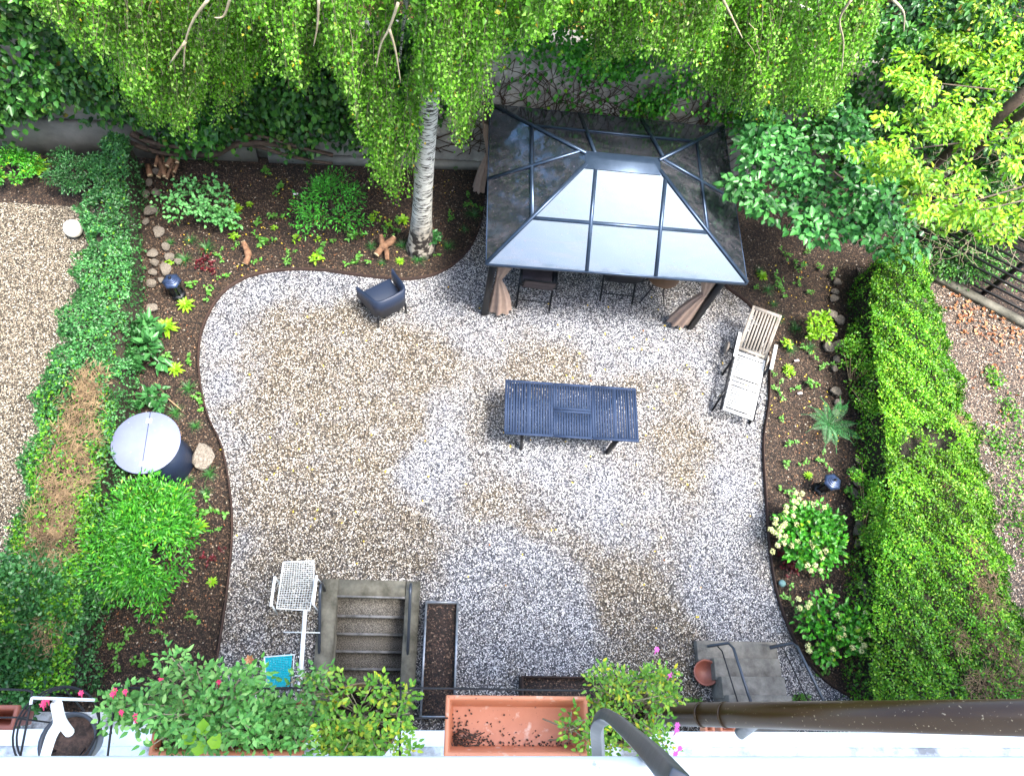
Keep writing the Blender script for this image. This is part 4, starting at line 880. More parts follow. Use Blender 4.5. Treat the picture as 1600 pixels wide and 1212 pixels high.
# ------------------------------------------------------------------ hedges
def hedge(label, Lp, Rp, h, nleaf, ls, mats, seed, twigs, core_in=.17, bright=None, thin=0):
    """Lp, Rp: outlines of the top measured in the photo; leaves on the top and both sides"""
    rg = np.random.default_rng(seed); n = 40
    ip = lambda P: np.array([G(np.interp(y, [p[1] for p in P], [p[0] for p in P]), y, h)[:2] for y in np.linspace(P[0][1], P[-1][1], n)])
    a, c = ip(Lp), ip(Rp); t = thing('hedge', label, 'hedge', (*((a[n//2]+c[n//2])/2), 0)); ln = np.linalg.norm(np.diff((a+c)/2, axis=0), axis=1).sum()
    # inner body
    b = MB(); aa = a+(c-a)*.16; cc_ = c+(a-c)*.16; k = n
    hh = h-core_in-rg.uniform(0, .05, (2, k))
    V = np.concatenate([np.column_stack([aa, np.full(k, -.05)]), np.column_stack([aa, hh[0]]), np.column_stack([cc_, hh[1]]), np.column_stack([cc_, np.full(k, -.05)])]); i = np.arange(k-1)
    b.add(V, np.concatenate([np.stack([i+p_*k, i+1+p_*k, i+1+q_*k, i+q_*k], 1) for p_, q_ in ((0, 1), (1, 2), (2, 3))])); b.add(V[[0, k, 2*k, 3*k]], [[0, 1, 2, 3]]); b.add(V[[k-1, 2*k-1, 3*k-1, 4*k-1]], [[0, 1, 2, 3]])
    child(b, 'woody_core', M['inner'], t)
    wid = np.linalg.norm((c-a), axis=1).mean(); per = np.array([wid, h, h]); per /= per.sum()
    def surf(N_, which=None):
        s = rg.choice(3, N_, p=per) if which is None else np.full(N_, which); u = rg.random(N_)*(n-1); i0 = u.astype(int); f = (u-i0)[:, None]
        A_ = a[i0]*(1-f)+a[np.minimum(i0+1, n-1)]*f; C2 = c[i0]*(1-f)+c[np.minimum(i0+1, n-1)]*f; v = rg.random(N_)[:, None]; crs = nrm(C2-A_)
        xy = np.where((s == 0)[:, None], A_+(C2-A_)*v, np.where((s == 1)[:, None], A_, C2)); z = np.where(s == 0, h, rg.random(N_)*h)
        # rounded shoulders
        edge = np.abs(v[:, 0]-.5)*2; z = np.where(s == 0, z-.10*edge**4, z)
        nn = np.where((s == 0)[:, None], np.column_stack([crs*(v-.5)*.6, np.ones(N_)]), np.column_stack([crs*np.where(s == 1, -1, 1)[:, None], np.full(N_, .35)]))
        P = np.column_stack([xy, z]); ph = P*2.6; bumpy = .05*np.sin(ph[:, 0]*1.7+seed)+.05*np.sin(ph[:, 1]*2.3)+.05*np.sin(ph[:, 0]*4.9+ph[:, 1]*3.1)+.04*np.sin(ph[:, 1]*7+ph[:, 2]*5)*np.sin(ph[:, 0]*6.1)
        nn = nrm(nn); P = P+nn*(bumpy+-np.abs(rg.normal(0, .045, N_))+.01)[:, None]; return P, nn, s
    P, nn, s = surf(nleaf)
    # thin out leaves where bare twigs show
    keep = np.ones(len(P), bool); tw = MB()
    for (x, y, r_, dens) in twigs:
        q = G(x, y, h); dd = np.linalg.norm(P[:, :2]-q[:2], axis=1); keep &= ~((dd < r_) & (rg.random(len(P)) < dens*(1-dd/r_*.6)) & (s == 0))
        nt_ = int(1700*r_*r_*3.0); ang_ = rg.uniform(0, 2*math.pi, nt_); rr_ = r_*np.sqrt(rg.random(nt_)); 
        for k in range(nt_):
            o_ = np.array([q[0]+math.cos(ang_[k])*rr_[k], q[1]+math.sin(ang_[k])*rr_[k], h+rg.uniform(-.10, .02)]); d_ = nrm(rg.normal(0, 1, 3)*[1, 1, .45]); l_ = rg.uniform(.05, .17)
            tw.tube([o_, o_+d_*l_*.5+rg.normal(0, .008, 3), o_+d_*l_], .0036, 3, cap=False)
    for q in range(34):
        i_ = rg.integers(0, len(P)); r_ = rg.uniform(.06, .16); dd = np.linalg.norm(P-P[i_], axis=1); keep &= ~((dd < r_) & (rg.random(len(P)) < .9))
    if thin: keep &= ~((s == thin) & (rg.random(len(P)) < .85))
    P, nn, s = P[keep], nn[keep], s[keep]; N_ = len(P)
    A_ = nrm(rg.normal(0, 1, (N_, 3))+nn*.35); Nn = nrm(nn+rg.normal(0, .45, (N_, 3))); mi = np.zeros(N_, int)
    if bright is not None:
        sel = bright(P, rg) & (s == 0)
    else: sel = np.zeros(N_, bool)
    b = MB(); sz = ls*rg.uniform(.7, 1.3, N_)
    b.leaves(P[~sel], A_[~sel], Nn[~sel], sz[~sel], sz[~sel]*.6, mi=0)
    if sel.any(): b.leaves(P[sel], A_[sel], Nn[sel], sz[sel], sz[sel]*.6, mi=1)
    child(b, 'foliage', mats, t)
    if tw.n: child(tw, 'bare_twigs', M['twig'], t)
    return t
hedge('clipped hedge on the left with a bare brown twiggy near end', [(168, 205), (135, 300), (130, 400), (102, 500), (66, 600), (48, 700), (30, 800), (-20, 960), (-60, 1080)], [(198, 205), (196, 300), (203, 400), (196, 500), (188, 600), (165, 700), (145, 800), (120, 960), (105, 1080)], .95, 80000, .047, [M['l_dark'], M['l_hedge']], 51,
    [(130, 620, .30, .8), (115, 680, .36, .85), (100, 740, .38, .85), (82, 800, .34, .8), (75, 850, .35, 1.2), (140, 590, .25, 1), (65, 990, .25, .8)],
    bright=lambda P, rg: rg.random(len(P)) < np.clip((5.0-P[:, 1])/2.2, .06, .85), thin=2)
hedge('broad bright green clipped hedge on the right side of the yard', [(1385, 380), (1366, 430), (1368, 500), (1380, 600), (1392, 700), (1392, 800), (1375, 900), (1368, 1000), (1372, 1110)], [(1450, 380), (1462, 440), (1484, 520), (1515, 620), (1545, 720), (1572, 850), (1597, 950), (1640, 1060), (1660, 1110)], 1.0, 115000, .043, [M['l_hedge'], M['l_hedgey']], 52,
    [(1540, 900, .24, .8), (1545, 950, .28, .8), (1500, 660, .16, .7), (1565, 1010, .28, .8), (1540, 1075, .28, .8), (1525, 860, .2, .8), (1590, 1060, .25, .8), (1500, 1000, .18, .7), (1480, 760, .12, .6)],
    bright=lambda P, rg: rg.random(len(P)) < np.clip(.55+.4*np.sin(P[:, 0]*1.3+P[:, 1]*.9), .2, .9), thin=1)
# leggy under-growth in front of the right hedge
bush('undergrowth', 'loose dark undergrowth filling the gap between the right bed and the hedge', 'shrub', 1345, 590, .35, .30, 1.3, .35, 2600, .035, M['l_hedge'], 55, False, 60, None, .6, M['twig'])
bush('undergrowth', 'loose green undergrowth at the foot of the right hedge beside the hydrangeas', 'shrub', 1372, 850, .4, .30, 1.5, .38, 7500, .038, M['l_hedge'], 56, False, 80, None, .6, M['twig'])
bush('ivy_heap', 'dense dark ivy heap in the lower left corner', 'ivy', 30, 985, .75, .72, 1.2, .22, 11000, .058, M['l_dark'], 57, True, 110, None, .85)
# ------------------------------------------------------------------ wall ivy
def wallivy(label, region, n, ls, m, seed, dmin=.05, dmax=.5, ybias=1.0):
    """region: (x pixel, top y, bottom y) along the wall"""
    rg = np.random.default_rng(seed); t = thing('wall_ivy', label, 'ivy', GY(region[len(region)//2][0], region[len(region)//2][2], 9.8)); X_ = [r[0] for r in region]
    ncl = max(40, n//90); x = rg.uniform(X_[0], X_[-1], ncl); tp = np.interp(x, X_, [r[1] for r in region]); bt = np.interp(x, X_, [r[2] for r in region]); y = tp+(bt-tp)*rg.random(ncl)**ybias
    cs = np.array([GY(a, b_, Yw(GY(a, b_, 9.8)[0])-rg.uniform(dmin, dmax)) for a, b_ in zip(x, y)]); ci = rg.integers(0, ncl, n)
    P = cs[ci]+rg.normal(0, 1, (n, 3))*[.20, .07, .16]; P[:, 1] = np.minimum(P[:, 1], Yw(P[:, 0])-.05)
    A_ = nrm(rg.normal(0, .55, (n, 3))+np.array([0, -.35, -.8])); Nn = nrm(rg.normal(0, .4, (n, 3))+np.array([0, -.8, .55]))
    b = MB(); b.leaves(P, A_, Nn, ls*rg.uniform(.6, 1.25, n), ls*.75*rg.uniform(.8, 1.2, n), oval=True); child(b, 'foliage', m, t)
    s = MB()
    for k in range(40):
        q = cs[rg.integers(0, ncl)]; s.tube([q, q+rg.normal(0, .15, 3)*[1, .3, 1]-[0, 0, .3]], .008, 3)
    child(s, 'stem', M['vine'], t); return t
wallivy('dark large-leaved ivy curtain covering the back wall on the left', [(-80, -60, 200), (0, -60, 200), (60, -50, 195), (110, -50, 180), (160, -40, 205), (205, -30, 205), (250, -20, 222), (330, -10, 220), (420, 0, 225), (500, 0, 242), (560, 20, 250), (620, 40, 235), (660, 60, 190)], 17000, .12, M['l_ivy'], 61)
wallivy('bright ivy hanging over the top of the back wall behind the gazebo', [(760, -10, 70), (800, -10, 70), (850, -10, 75), (900, -10, 95), (960, -10, 130), (985, -10, 185), (1040, 0, 190), (1100, 10, 190), (1160, 20, 205), (1240, 40, 240), (1330, 60, 260)], 8000, .085, M['l_shrub'], 62, .05, .3, 1.2)
wallivy('shaded dark ivy on the back wall behind the lilac and the lime green tree', [(1320, 40, 260), (1380, 20, 280), (1450, 20, 300), (1530, 20, 320), (1620, 20, 340), (1700, 20, 350)], 14000, .10, M['l_ivy'], 64)
wallivy('sparse creeper leaves on the bare wall above the gazebo', [(790, 90, 160), (840, 80, 165), (900, 90, 180), (980, 100, 185)], 150, .10, M['l_shrub'], 63, .03, .12)
vt = thing('vine_trunk', 'thick twisted brown vine trunk lying along the foot of the back wall', 'vine', GY(350, 235, 9.5)*[1, 1, 0])
for off, r0 in ((0, .055), (.12, .04), (-.12, .035)):
    pts = [GY(x, y+off*60, 9.35) for x, y in ((205, 213), (240, 228), (290, 237), (335, 238), (365, 224), (400, 222), (440, 230), (480, 238), (520, 246))]
    pts = smoothcurve(pts, 4); pts[:, 2] += off*.15*np.sin(np.linspace(0, 9, len(pts))+off*20); pts[:, 1] += .06*np.cos(np.linspace(0, 7, len(pts))+off*30)
    child(MB().tube(pts, np.linspace(r0*1.2, r0*.7, len(pts)), 8), 'stem', M['vine'], vt, True)
# ------------------------------------------------------------------ birch
rg = np.random.default_rng(77)
bt0 = G(657, 385); bt = thing('birch_tree', 'white-barked birch with weeping branches rising from the upper left bed', 'tree', bt0)
zt = np.array([-.1, .1, .5, 1, 1.6, 2.2, 3, 4, 5.5, 7, 9, 11, 13]); tp = np.stack([bt0[0]+.035*np.maximum(zt, 0)-.05*np.sin(zt*.5), bt0[1]-.02*zt, zt], -1)
child(MB().tube(tp, [.30, .24, .20, .17, .155, .15, .14, .13, .11, .09, .06, .035, .01], 16), 'trunk', M['birch'], bt, True)
bx = [60, 110, 150, 200, 240, 290, 325, 350, 390, 430, 470, 520, 545, 565, 590, 620, 645, 662, 690, 720, 760, 800, 850, 900, 935, 960, 1000, 1060, 1110, 1180, 1250, 1290, 1330, 1370]
by = [40, 85, 130, 190, 205, 215, 240, 200, 150, 120, 150, 135, 190, 250, 310, 325, 310, 160, 200, 240, 185, 95, 70, 60, 140, 110, 90, 150, 170, 190, 195, 205, 140, 60]
lv = MB(); tw = MB(); NS = 2520; tops = []
for k in range(NS):
    if k % 12 == 0: cpx = rg.uniform(60, 1360); ce_ = rg.exponential(75); cY = rg.random()
    px = np.clip(cpx+rg.normal(0, 13), 55, 1365); yb_ = np.interp(px, bx, by); e_ = ce_+abs(rg.normal(0, 16))
    py = yb_-e_+rg.normal(0, 6); 
    if 655 < px < 705 and py > 165: py = rg.uniform(60, 160)
    if 740 < px < 1000 and py > 60 and rg.random() < .5: py -= 60
    Yd = (7.0+2.2*cY if px < 900 else 7.8+2.0*cY)+rg.normal(0, .10); 
    if 655 < px < 715: Yd = 7.0+.8*cY
    tip = GY(px, py, Yd)
    if tip[2] > 7.5 or tip[2] < 1.2: continue
    if tip[0] > .5 and tip[0] < 5.2 and tip[2] < 3.1: tip[2] = 3.1+rg.random()*.5
    l_ = rg.uniform(.8, 2.0); q = 8; u = np.linspace(0, 1, q)[:, None]
    top = tip+np.array([(bt0[0]-tip[0])*.10+rg.normal(0, .12), (bt0[1]-tip[1])*.15+rg.normal(0, .1)+.1, l_]); tops.append(top)
    P = top*(1-u)+tip*u+np.array([0, 0, .12])*np.sin(u*3.1)+rg.normal(0, .012, (q, 3))
    tw.tube(P, np.linspace(.005, .0018, q), 3, cap=False)
    nl = int(l_*62); uu = rg.random(nl)**.8; Pi = np.stack([np.interp(uu, u[:, 0], P[:, j]) for j in range(3)], -1)+rg.normal(0, .045, (nl, 3))
    A_ = nrm(rg.normal(0, .6, (nl, 3))+np.array([0, -.15, -.75])); Nn = nrm(rg.normal(0, .6, (nl, 3))+np.array([0, -.5, .5]))
    lv.leaves(Pi, A_, Nn, .051*rg.uniform(.6, 1.2, nl), .034*rg.uniform(.8, 1.2, nl))
# upper crown, out of frame but casting shade and reflected in the roof
nu = 26000; u_ = sph(rg, nu); P = np.array([bt0[0]+.3, bt0[1]+1.0, 8.2])+u_*rg.random(nu)[:, None]**.35*[4.2, 2.8, 3.6]; 
lv.leaves(P, nrm(rg.normal(0, .6, (nu, 3))-[0, 0, .7]), nrm(rg.normal(0, .6, (nu, 3))+[0, 0, .6]), .09, .065)
child(lv, 'foliage', M['l_birch'], bt); child(tw, 'twigs', M['paletwig'], bt)
lb_ = MB(); tops = np.array(tops)
for k in range(26):
    a_ = k/26*2*math.pi*2.4; z0 = 5.4+k*.22; tgt = tops[rg.integers(0, len(tops))]+[0, 0, .9]; s0 = np.array([bt0[0]+.1, bt0[1]-.1, z0]); md = (s0+tgt)/2+[0, 0, .55]
    lb_.tube(smoothcurve([s0, md, tgt, tgt+np.array([(tgt[0]-s0[0])*.1, -.15, -.5])], 4), np.linspace(.045, .008, 13), 6)
child(lb_, 'limb', M['birch'], bt)
wb = MB()
for pts in ([(325, 0, 7.2), (303, 30, 7.2), (290, 65, 7.2), (287, 110, 7.2)], [(290, 65, 7.2), (265, 100, 7.2)], [(360, -5, 7.3), (350, 25, 7.3), (335, 28, 7.3)], [(498, 0, 7.3), (496, 40, 7.3), (490, 72, 7.3)], [(622, 5, 7.2), (608, 45, 7.2), (595, 70, 7.2), (588, 105, 7.2)], [(608, 45, 7.2), (618, 80, 7.2), (626, 130, 7.2)], [(1330, 0, 8.3), (1312, 30, 8.3), (1318, 65, 8.3), (1315, 110, 8.3)], [(1130, 0, 8.3), (1145, 30, 8.3), (1160, 60, 8.3)], [(1395, 0, 7.6), (1412, 20, 7.6), (1412, 50, 7.6)]):
    pp = [GY(x, y, Y-.55) for x, y, Y in pts]; wb = MB(); wb.tube(smoothcurve(pp, 4), np.linspace(.018, .006, (len(pp)-1)*4+1), 6); child(wb, 'bare_branch', M['paletwig'], bt)
# ------------------------------------------------------------------ lilac and lime tree on the right
def tree(label, name, cat, base, clumps, nper, ls, m, seed, oval, asp, limbs, cr=(.32, .28, .22), group=None, bark='branch', drp=.3):
    rg = np.random.default_rng(seed); t = thing(name, label, cat, base); b = MB(); base = np.array(base, float)
    for q in clumps:
        c = G(q[0], q[1], q[2]); s = q[3] if len(q) > 3 else 1; n = int(nper*s*s); u = sph(rg, n); P = c+u*rg.random(n)[:, None]**.45*np.array(cr)*s
        A_ = nrm(u*[1, 1, .2]+rg.normal(0, .45, (n, 3))-np.array([0, 0, drp])); Nn = nrm(np.array([0, -.15, 1.])+u*.4+rg.normal(0, .3, (n, 3)))
        b.leaves(P, A_, Nn, ls*rg.uniform(.6, 1.2, n), ls*asp*rg.uniform(.85, 1.15, n), oval=oval)
    child(b, 'foliage', m, t); lb = MB(); hub = base+np.array([0, 0, limbs[0]])
    child(MB().tube([base, (base+hub)/2+[.04, .03, 0], hub], [limbs[1], limbs[1]*.85, limbs[1]*.7], 10), 'trunk', M[bark], t, True)
    for q in clumps:
        if rg.random() < .10:
            c = G(q[0], q[1], q[2]-.1); lb.tube(smoothcurve([hub, hub*.66+c*.34+rg.normal(0, .15, 3), hub*.3+c*.7+rg.normal(0, .15, 3), c], 4), np.linspace(limbs[1]*.35, .006, 13), 5)
    child(lb, 'limb', M[bark], t); return t
rg = np.random.default_rng(88); LC = []
reg = np.array([(1150, 165), (1180, 150), (1240, 140), (1310, 150), (1350, 190), (1400, 270), (1430, 330), (1432, 390), (1400, 405), (1370, 385), (1340, 372), (1290, 365), (1250, 370), (1225, 355), (1190, 335), (1145, 315), (1140, 290), (1175, 250), (1165, 210)])
while len(LC) < 95:
    x, y = rg.uniform(1140, 1435), rg.uniform(140, 405)
    if inside(x, y, reg): LC.append((x, y, rg.uniform(2.0, 2.9), rg.uniform(.7, 1.1)))
tree('lilac shrub with large heart-shaped blue-green leaves right of the gazebo', 'lilac_shrub', 'shrub', G(1335, 360, 0), LC, 62, .125, M['l_lilac'], 71, True, .72, (.9, .07))
LC = []
for (x0, y0, rx_, ry_, n_) in ((1540, 40, 80, 60, 34), (1480, 60, 60, 50, 14), (1420, 130, 50, 60, 18), (1510, 190, 60, 40, 24), (1385, 245, 50, 32, 16), (1480, 280, 60, 25, 14), (1520, 330, 65, 22, 14), (1590, 230, 30, 60, 10), (1565, 110, 50, 40, 12), (1570, 350, 30, 20, 5), (1450, 330, 30, 12, 4), (1620, 330, 20, 60, 6)):
    for k in range(n_): LC.append((x0+rg.normal(0, .5)*rx_, y0+rg.normal(0, .5)*ry_, rg.uniform(3.2, 4.4), rg.uniform(.7, 1.1)))
tree('tall yellow-green leaved tree leaning in from the upper right corner', 'lime_green_tree', 'tree', G(1700, 300, 0), LC, 60, .105, M['l_lime'], 72, False, .46, (2.2, .12), (.19, .17, .13))
# thick leaning brown limbs and dead twigs behind the lime leaves
t = thing('leaning_trunk', 'brown leaning trunk with dead twigs under the yellow-green tree', 'tree trunk', G(1440, 330, 0))
child(MB().tube(smoothcurve([G(1420, 300, .1), G(1480, 240, 2.4), G(1550, 190, 3.6), G(1640, 110, 4.5)], 5), np.linspace(.07, .10, 16), 8), 'limb', M['vine'], t, True)
child(MB().tube(smoothcurve([G(1450, 320, .2), G(1520, 240, 2.6), G(1620, 160, 4.3)], 5), np.linspace(.05, .075, 11), 8), 'limb', M['vine'], t, True)
dt = MB(); rg = np.random.default_rng(9)
for k in range(150):
    o_ = G(rg.uniform(1440, 1600), rg.uniform(230, 400), rg.uniform(1.5, 2.6)); a_ = rg.uniform(2.2, 5.2); P = [o_]
    for q in range(5): a_ += rg.normal(0, .4); P.append(P[-1]+np.array([math.cos(a_)*.09, math.sin(a_)*.09, rg.normal(-.01, .03)]))
    dt.tube(P, np.linspace(.006, .002, 6), 3, cap=False)
child(dt, 'dead_twigs', M['paletwig'], t)
# dense evergreen growth beyond the wall (each its own shrub)
for k, (x, y, Y, s, m) in enumerate([(60, -20, 10.8, 1.6, 'l_lime'), (260, -20, 11.4, 1.5, 'l_hedgey'), (450, -10, 11.5, 1.5, 'l_hedge'), (620, 10, 11.5, 1.4, 'l_hedge'), (800, -10, 11.6, 1.2, 'l_lime'), (1000, -5, 11.6, 1.4, 'l_lime'), (1220, 20, 11.5, 1.4, 'l_hedge'), (1380, 20, 11.4, 1.5, 'l_dark'), (1540, 40, 11.4, 1.6, 'l_dark')]):
    c = GY(x, y, Y); rg = np.random.default_rng(200+k); t = thing('garden_shrub', ['yellow-green', 'mid green', 'leafy green', 'dense green', 'bright green', 'lime green', 'hedge green', 'dark green', 'deep green'][k]+' shrub beyond the back wall, '+['at the far left', 'second from the left', 'third from the left', 'behind the birch trunk', 'just right of the birch trunk', 'behind the gazebo ridge', 'behind the right corner of the gazebo', 'behind the lilac', 'at the far right'][k], 'shrub', (c[0], c[1], 2.5), 0, 'shrubs beyond the back wall')
    n = 4200; cl = sph(rg, 30)*[1, .8, .6]*s*.8; ci = rg.integers(0, 30, n); u = sph(rg, n); P = cl[ci]+u*.42*rg.random(n)[:, None]**.4+[0, 0, c[2]-2.7]
    b = MB(); b.leaves(P, nrm(u+rg.normal(0, .5, (n, 3))-[0, 0, .4]), nrm(rg.normal(0, .4, (n, 3))+[0, -.3, .8]), .10*rg.uniform(.6, 1.2, n), .06, oval=True); b.build('foliage', M[m], t)
    s_ = MB()
    for q in range(10): s_.tube([(0, 0, 0), cl[q]*.5+[0, 0, (c[2]-2.7)*.6], cl[q]+[0, 0, c[2]-2.7]], [.04, .025, .01], 5)
    s_.build('stem', M['branch'], t)
# tall trees out of frame that the roof reflects; left one added to darken its panels
def bigtree(label, x, y, h, r, seed, m):
    rg = np.random.default_rng(seed); t = thing('garden_tree', label, 'tree', (x, y, 0), 0, 'tall trees around the yard'); n = 9000; cl = sph(rg, 46)*[r, r, h*.34]*.85; ci = rg.integers(0, 46, n); u = sph(rg, n); P = cl[ci]+u*r*.36*rg.random(n)[:, None]**.4+[0, 0, h*.62]
    b = MB(); b.leaves(P, nrm(u+rg.normal(0, .5, (n, 3))-[0, 0, .4]), nrm(rg.normal(0, .4, (n, 3))+[0, 0, .8]), .26, .17, oval=True); b.build('foliage', m, t)
    MB().tube([(0, 0, 0), (.1, 0, h*.4), (0, .1, h*.8)], [.22, .16, .06], 10).build('trunk', M['branch'], t)
bigtree('unseen tall tree added on the left to darken the roof reflection', -6.0, 14, 13, 4.0, 301, M['l_dark']); bigtree('tall dense tree beyond the back wall in the middle', 2.5, 15.5, 12, 3.6, 302, M['l_ivy']); bigtree('tall dense tree beyond the back wall on the right', 11, 14.5, 11, 3.5, 303, M['l_dark'])
# ------------------------------------------------------------------ fence at the right
A0, B0 = np.array([9.35, 8.75]), np.array([14.0, 6.1]); ft = thing('slat_fence', 'dark horizontal slatted fence on a low kerb behind the right hedge', 'fence', (*A0, 0))
for k in range(8): z = .12+.2*k; child(MB().bar((*A0, z), (*B0, z), .02, .05), 'slat', M['slat'], ft)
for u in (0, .33, .66, 1): q = A0+(B0-A0)*u; child(MB().box((q[0]+.03, q[1]+.05, .85), (.07, .07, 1.75)), 'post', M['black'], ft)
child(MB().bar((*(A0-[.1, .18]), .03), (*(B0-[.1, .18]), .03), .16, .12), 'kerb', M['concrete'], ft)
bush('shrub', 'low dark ground growth behind the slatted fence near the lilac', 'shrub', 1500, 395, .25, 1.3, .9, .3, 4200, .075, M['l_ivy'], 91, True, 60)
bigtop = bush('shrub', 'dark shrub growing behind the slatted fence on the right', 'shrub', 1590, 340, .8, 1.4, .7, .8, 3500, .08, M['l_ivy'], 90, True, 40)
# leaf litter (uncountable)
def litter(name, poly, n, ls, m, seed, z=.01, dens=None):
    rg = np.random.default_rng(seed); P = []
    poly = [G(*p)[:2] for p in poly]; a = np.array(poly); mn, mx_ = a.min(0), a.max(0)
    while len(P) < n:
        x, y = rg.uniform(mn[0], mx_[0]), rg.uniform(mn[1], mx_[1])
        if inside(x, y, poly): P.append((x, y, z+rg.random()*.01))
    P = np.array(P); A_ = nrm(np.column_stack([rg.normal(0, 1, (n, 2)), rg.normal(0, .15, n)])); b = MB(); b.leaves(P, A_, np.tile([0, 0, 1.], (n, 1))+rg.normal(0, .3, (n, 3)), ls*rg.uniform(.6, 1.2, n), ls*.6, oval=True)
    tag(b.build(name, m), 'scattered leaves lying on the ground', 'leaves', None, 'stuff')
yard = [(360, 500), (500, 440), (760, 430), (1130, 470), (1190, 640), (1190, 900), (1100, 1000), (720, 920), (370, 900), (330, 600)]
litter('fallen_leaves', yard, 110, .042, M['fallen'], 1); litter('fallen_leaves', [(860, 470), (1120, 480), (1180, 640), (860, 600)], 26, .05, M['fallen'], 2)
litter('fallen_leaves', [(1465, 440), (1600, 510), (1640, 560), (1500, 520)], 150, .09, M['orangeleaf'], 3); litter('fallen_leaves', [(1470, 470), (1640, 540), (1640, 900), (1560, 700), (1500, 560)], 90, .08, M['orangeleaf'], 4)
litter('fallen_leaves', [(250, 270), (740, 260), (740, 380), (330, 440), (260, 480)], 130, .035, M['fallen'], 5); litter('fallen_leaves', [(1180, 400), (1300, 400), (1320, 700), (1210, 720)], 90, .035, M['fallen'], 6)
litter('fallen_leaves', [(240, 270), (740, 262), (738, 370), (640, 425), (440, 420), (330, 450), (300, 560), (255, 480)], 420, .03, M['orangeleaf'], 7); litter('fallen_leaves', [(300, 780), (355, 800), (340, 1000), (200, 1040), (150, 980)], 160, .03, M['orangeleaf'], 8); litter('fallen_leaves', [(1210, 640), (1330, 640), (1350, 1080), (1250, 1000)], 220, .03, M['orangeleaf'], 9)
# clumps of weeds on the right gravel
tag(None or (lambda b: b.build('weeds', M['l_hedge']))((lambda rg: MB().leaves(np.concatenate([np.array([*G(x, y)[:2], .03])+rg.normal(0, 1, (150, 3))*[s, s*1.3, .02] for x, y, s in ((1575, 640, .12), (1590, 700, .2), (1595, 760, .25), (1580, 800, .2), (1555, 690, .12), (1600, 830, .2), (1550, 590, .1))]), nrm(rg.normal(0, 1, (1050, 3))), nrm(rg.normal(0, .5, (1050, 3))+[0, 0, 1]), .06, .04))(np.random.default_rng(4))), 'low green weeds spreading over the right gravel', 'weeds', None, 'stuff')

# ================================================================== BALCONY PLANTERS (floor below, about 3.4 m under the camera)
def planterbox(label, x0, y0, x1, y1, zt, dep, m, taper=.02, tx=''):
    """open box seen from above: rim corners in the photo at height zt"""
    a = G(x0, y0, zt); c = G(x1, y1, zt); X0, X1, Y1, Y0 = a[0], c[0], a[1], c[1]; t = thing('planter_box', label, 'planter', ((X0+X1)/2, (Y0+Y1)/2, zt-dep)); th_ = .012
    def ring(i, z): return [(X0+i, Y0+i, z), (X1-i, Y0+i, z), (X1-i, Y1-i, z), (X0+i, Y1-i, z)]
    rows = [ring(taper+.0, zt-dep), ring(.012, zt-.03), ring(0, zt-.028), ring(0, zt), ring(.014, zt), ring(.02, zt-.012), ring(.018+taper, zt-dep+.012)]
    b = MB(); V = [p for r_ in rows for p in r_]; F = []
    for i in range(len(rows)-1):
        for j in range(4): F.append([i*4+j, i*4+(j+1) % 4, i*4+4+(j+1) % 4, i*4+4+j])
    b.add(V, F); k = (len(rows)-1)*4; b.F.append((np.array([[k, k+1, k+2, k+3]]), 0)); b.F.append((np.array([[3, 2, 1, 0]]), 0)); child(b, 'box', m, t, bevel=.006); return t, (X0, X1, Y0, Y1)
pb, (X0, X1, Y0, Y1) = planterbox('empty orange terracotta-coloured planter box, longest on the balcony rail', 697, 1085, 922, 1182, 8.0, .17, M['terra'])
rg = np.random.default_rng(3); b = MB(); n = 130
P = np.column_stack([X0+.04+rg.exponential(.05, n), Y0+.04+rg.exponential(.04, n), np.full(n, 7.85)]); P = P[(P[:, 0] < X1-.05) & (P[:, 1] < Y1-.05)]
P2 = np.column_stack([rg.uniform(X0+.05, X1-.05, 110), Y0+.035+rg.exponential(.018, 110), np.full(110, 7.85)]); P2 = P2[P2[:, 1] < Y1-.05]; P = np.concatenate([P, P2]); b.leaves(P, nrm(rg.normal(0, 1, (len(P), 3))*[1, 1, .3]), nrm(rg.normal(0, .5, (len(P), 3))+[0, 0, 1]), .012, .010)
child(b, 'dirt', M['dirt'], pb)
b = MB()
for k in range(7): o_ = np.array([X0+.04+rg.random()*.05, Y0+.05+rg.random()*.06, 7.86]); b.tube([o_, o_+[.04, .03*rg.normal(), .01], o_+np.array([.10, .02*rg.normal()-.01, .005])], .0022, 4)
child(b, 'dry_stalk', M['vine'], pb)
def balplant(t, x0, x1, y0, y1, zt, zr, n, ls, m, seed, cl=30, over=.05):
    rg = np.random.default_rng(seed); a = G(x0, y0, zt); c = G(x1, y1, zt); cs = np.column_stack([rg.uniform(a[0], c[0], cl), rg.uniform(c[1], a[1], cl), zt+rg.uniform(-.05, zr, cl)]); base = np.array([(a[0]+c[0])/2, (a[1]+c[1])/2, zt-.1]); n2 = n
    ci = rg.integers(0, cl, n2); u = sph(rg, n2); P = cs[ci]+u*.055*rg.random(n2)[:, None]**.5
    A_ = nrm(u+rg.normal(0, .4, (n2, 3))); Nn = nrm(rg.normal(0, .35, (n2, 3))+[0, 0, 1]); b = MB(); b.leaves(P, A_, Nn, ls*rg.uniform(.6, 1.2, n2), ls*.5*rg.uniform(.8, 1.2, n2), oval=True); child(b, 'foliage', m, t)
    s = MB()
    for q in cs: s.tube([base+rg.normal(0, .03, 3)*[2, 1, 0], (base+q)/2+rg.normal(0, .02, 3), q], [.004, .003, .002], 4)
    child(s, 'stem', M['paletwig'], t); return cs
pb2, bb2 = planterbox('terracotta box planter overflowing with leafy red-flowered plant at the left', 247, 1092, 474, 1180, 7.95, .17, M['terra'])
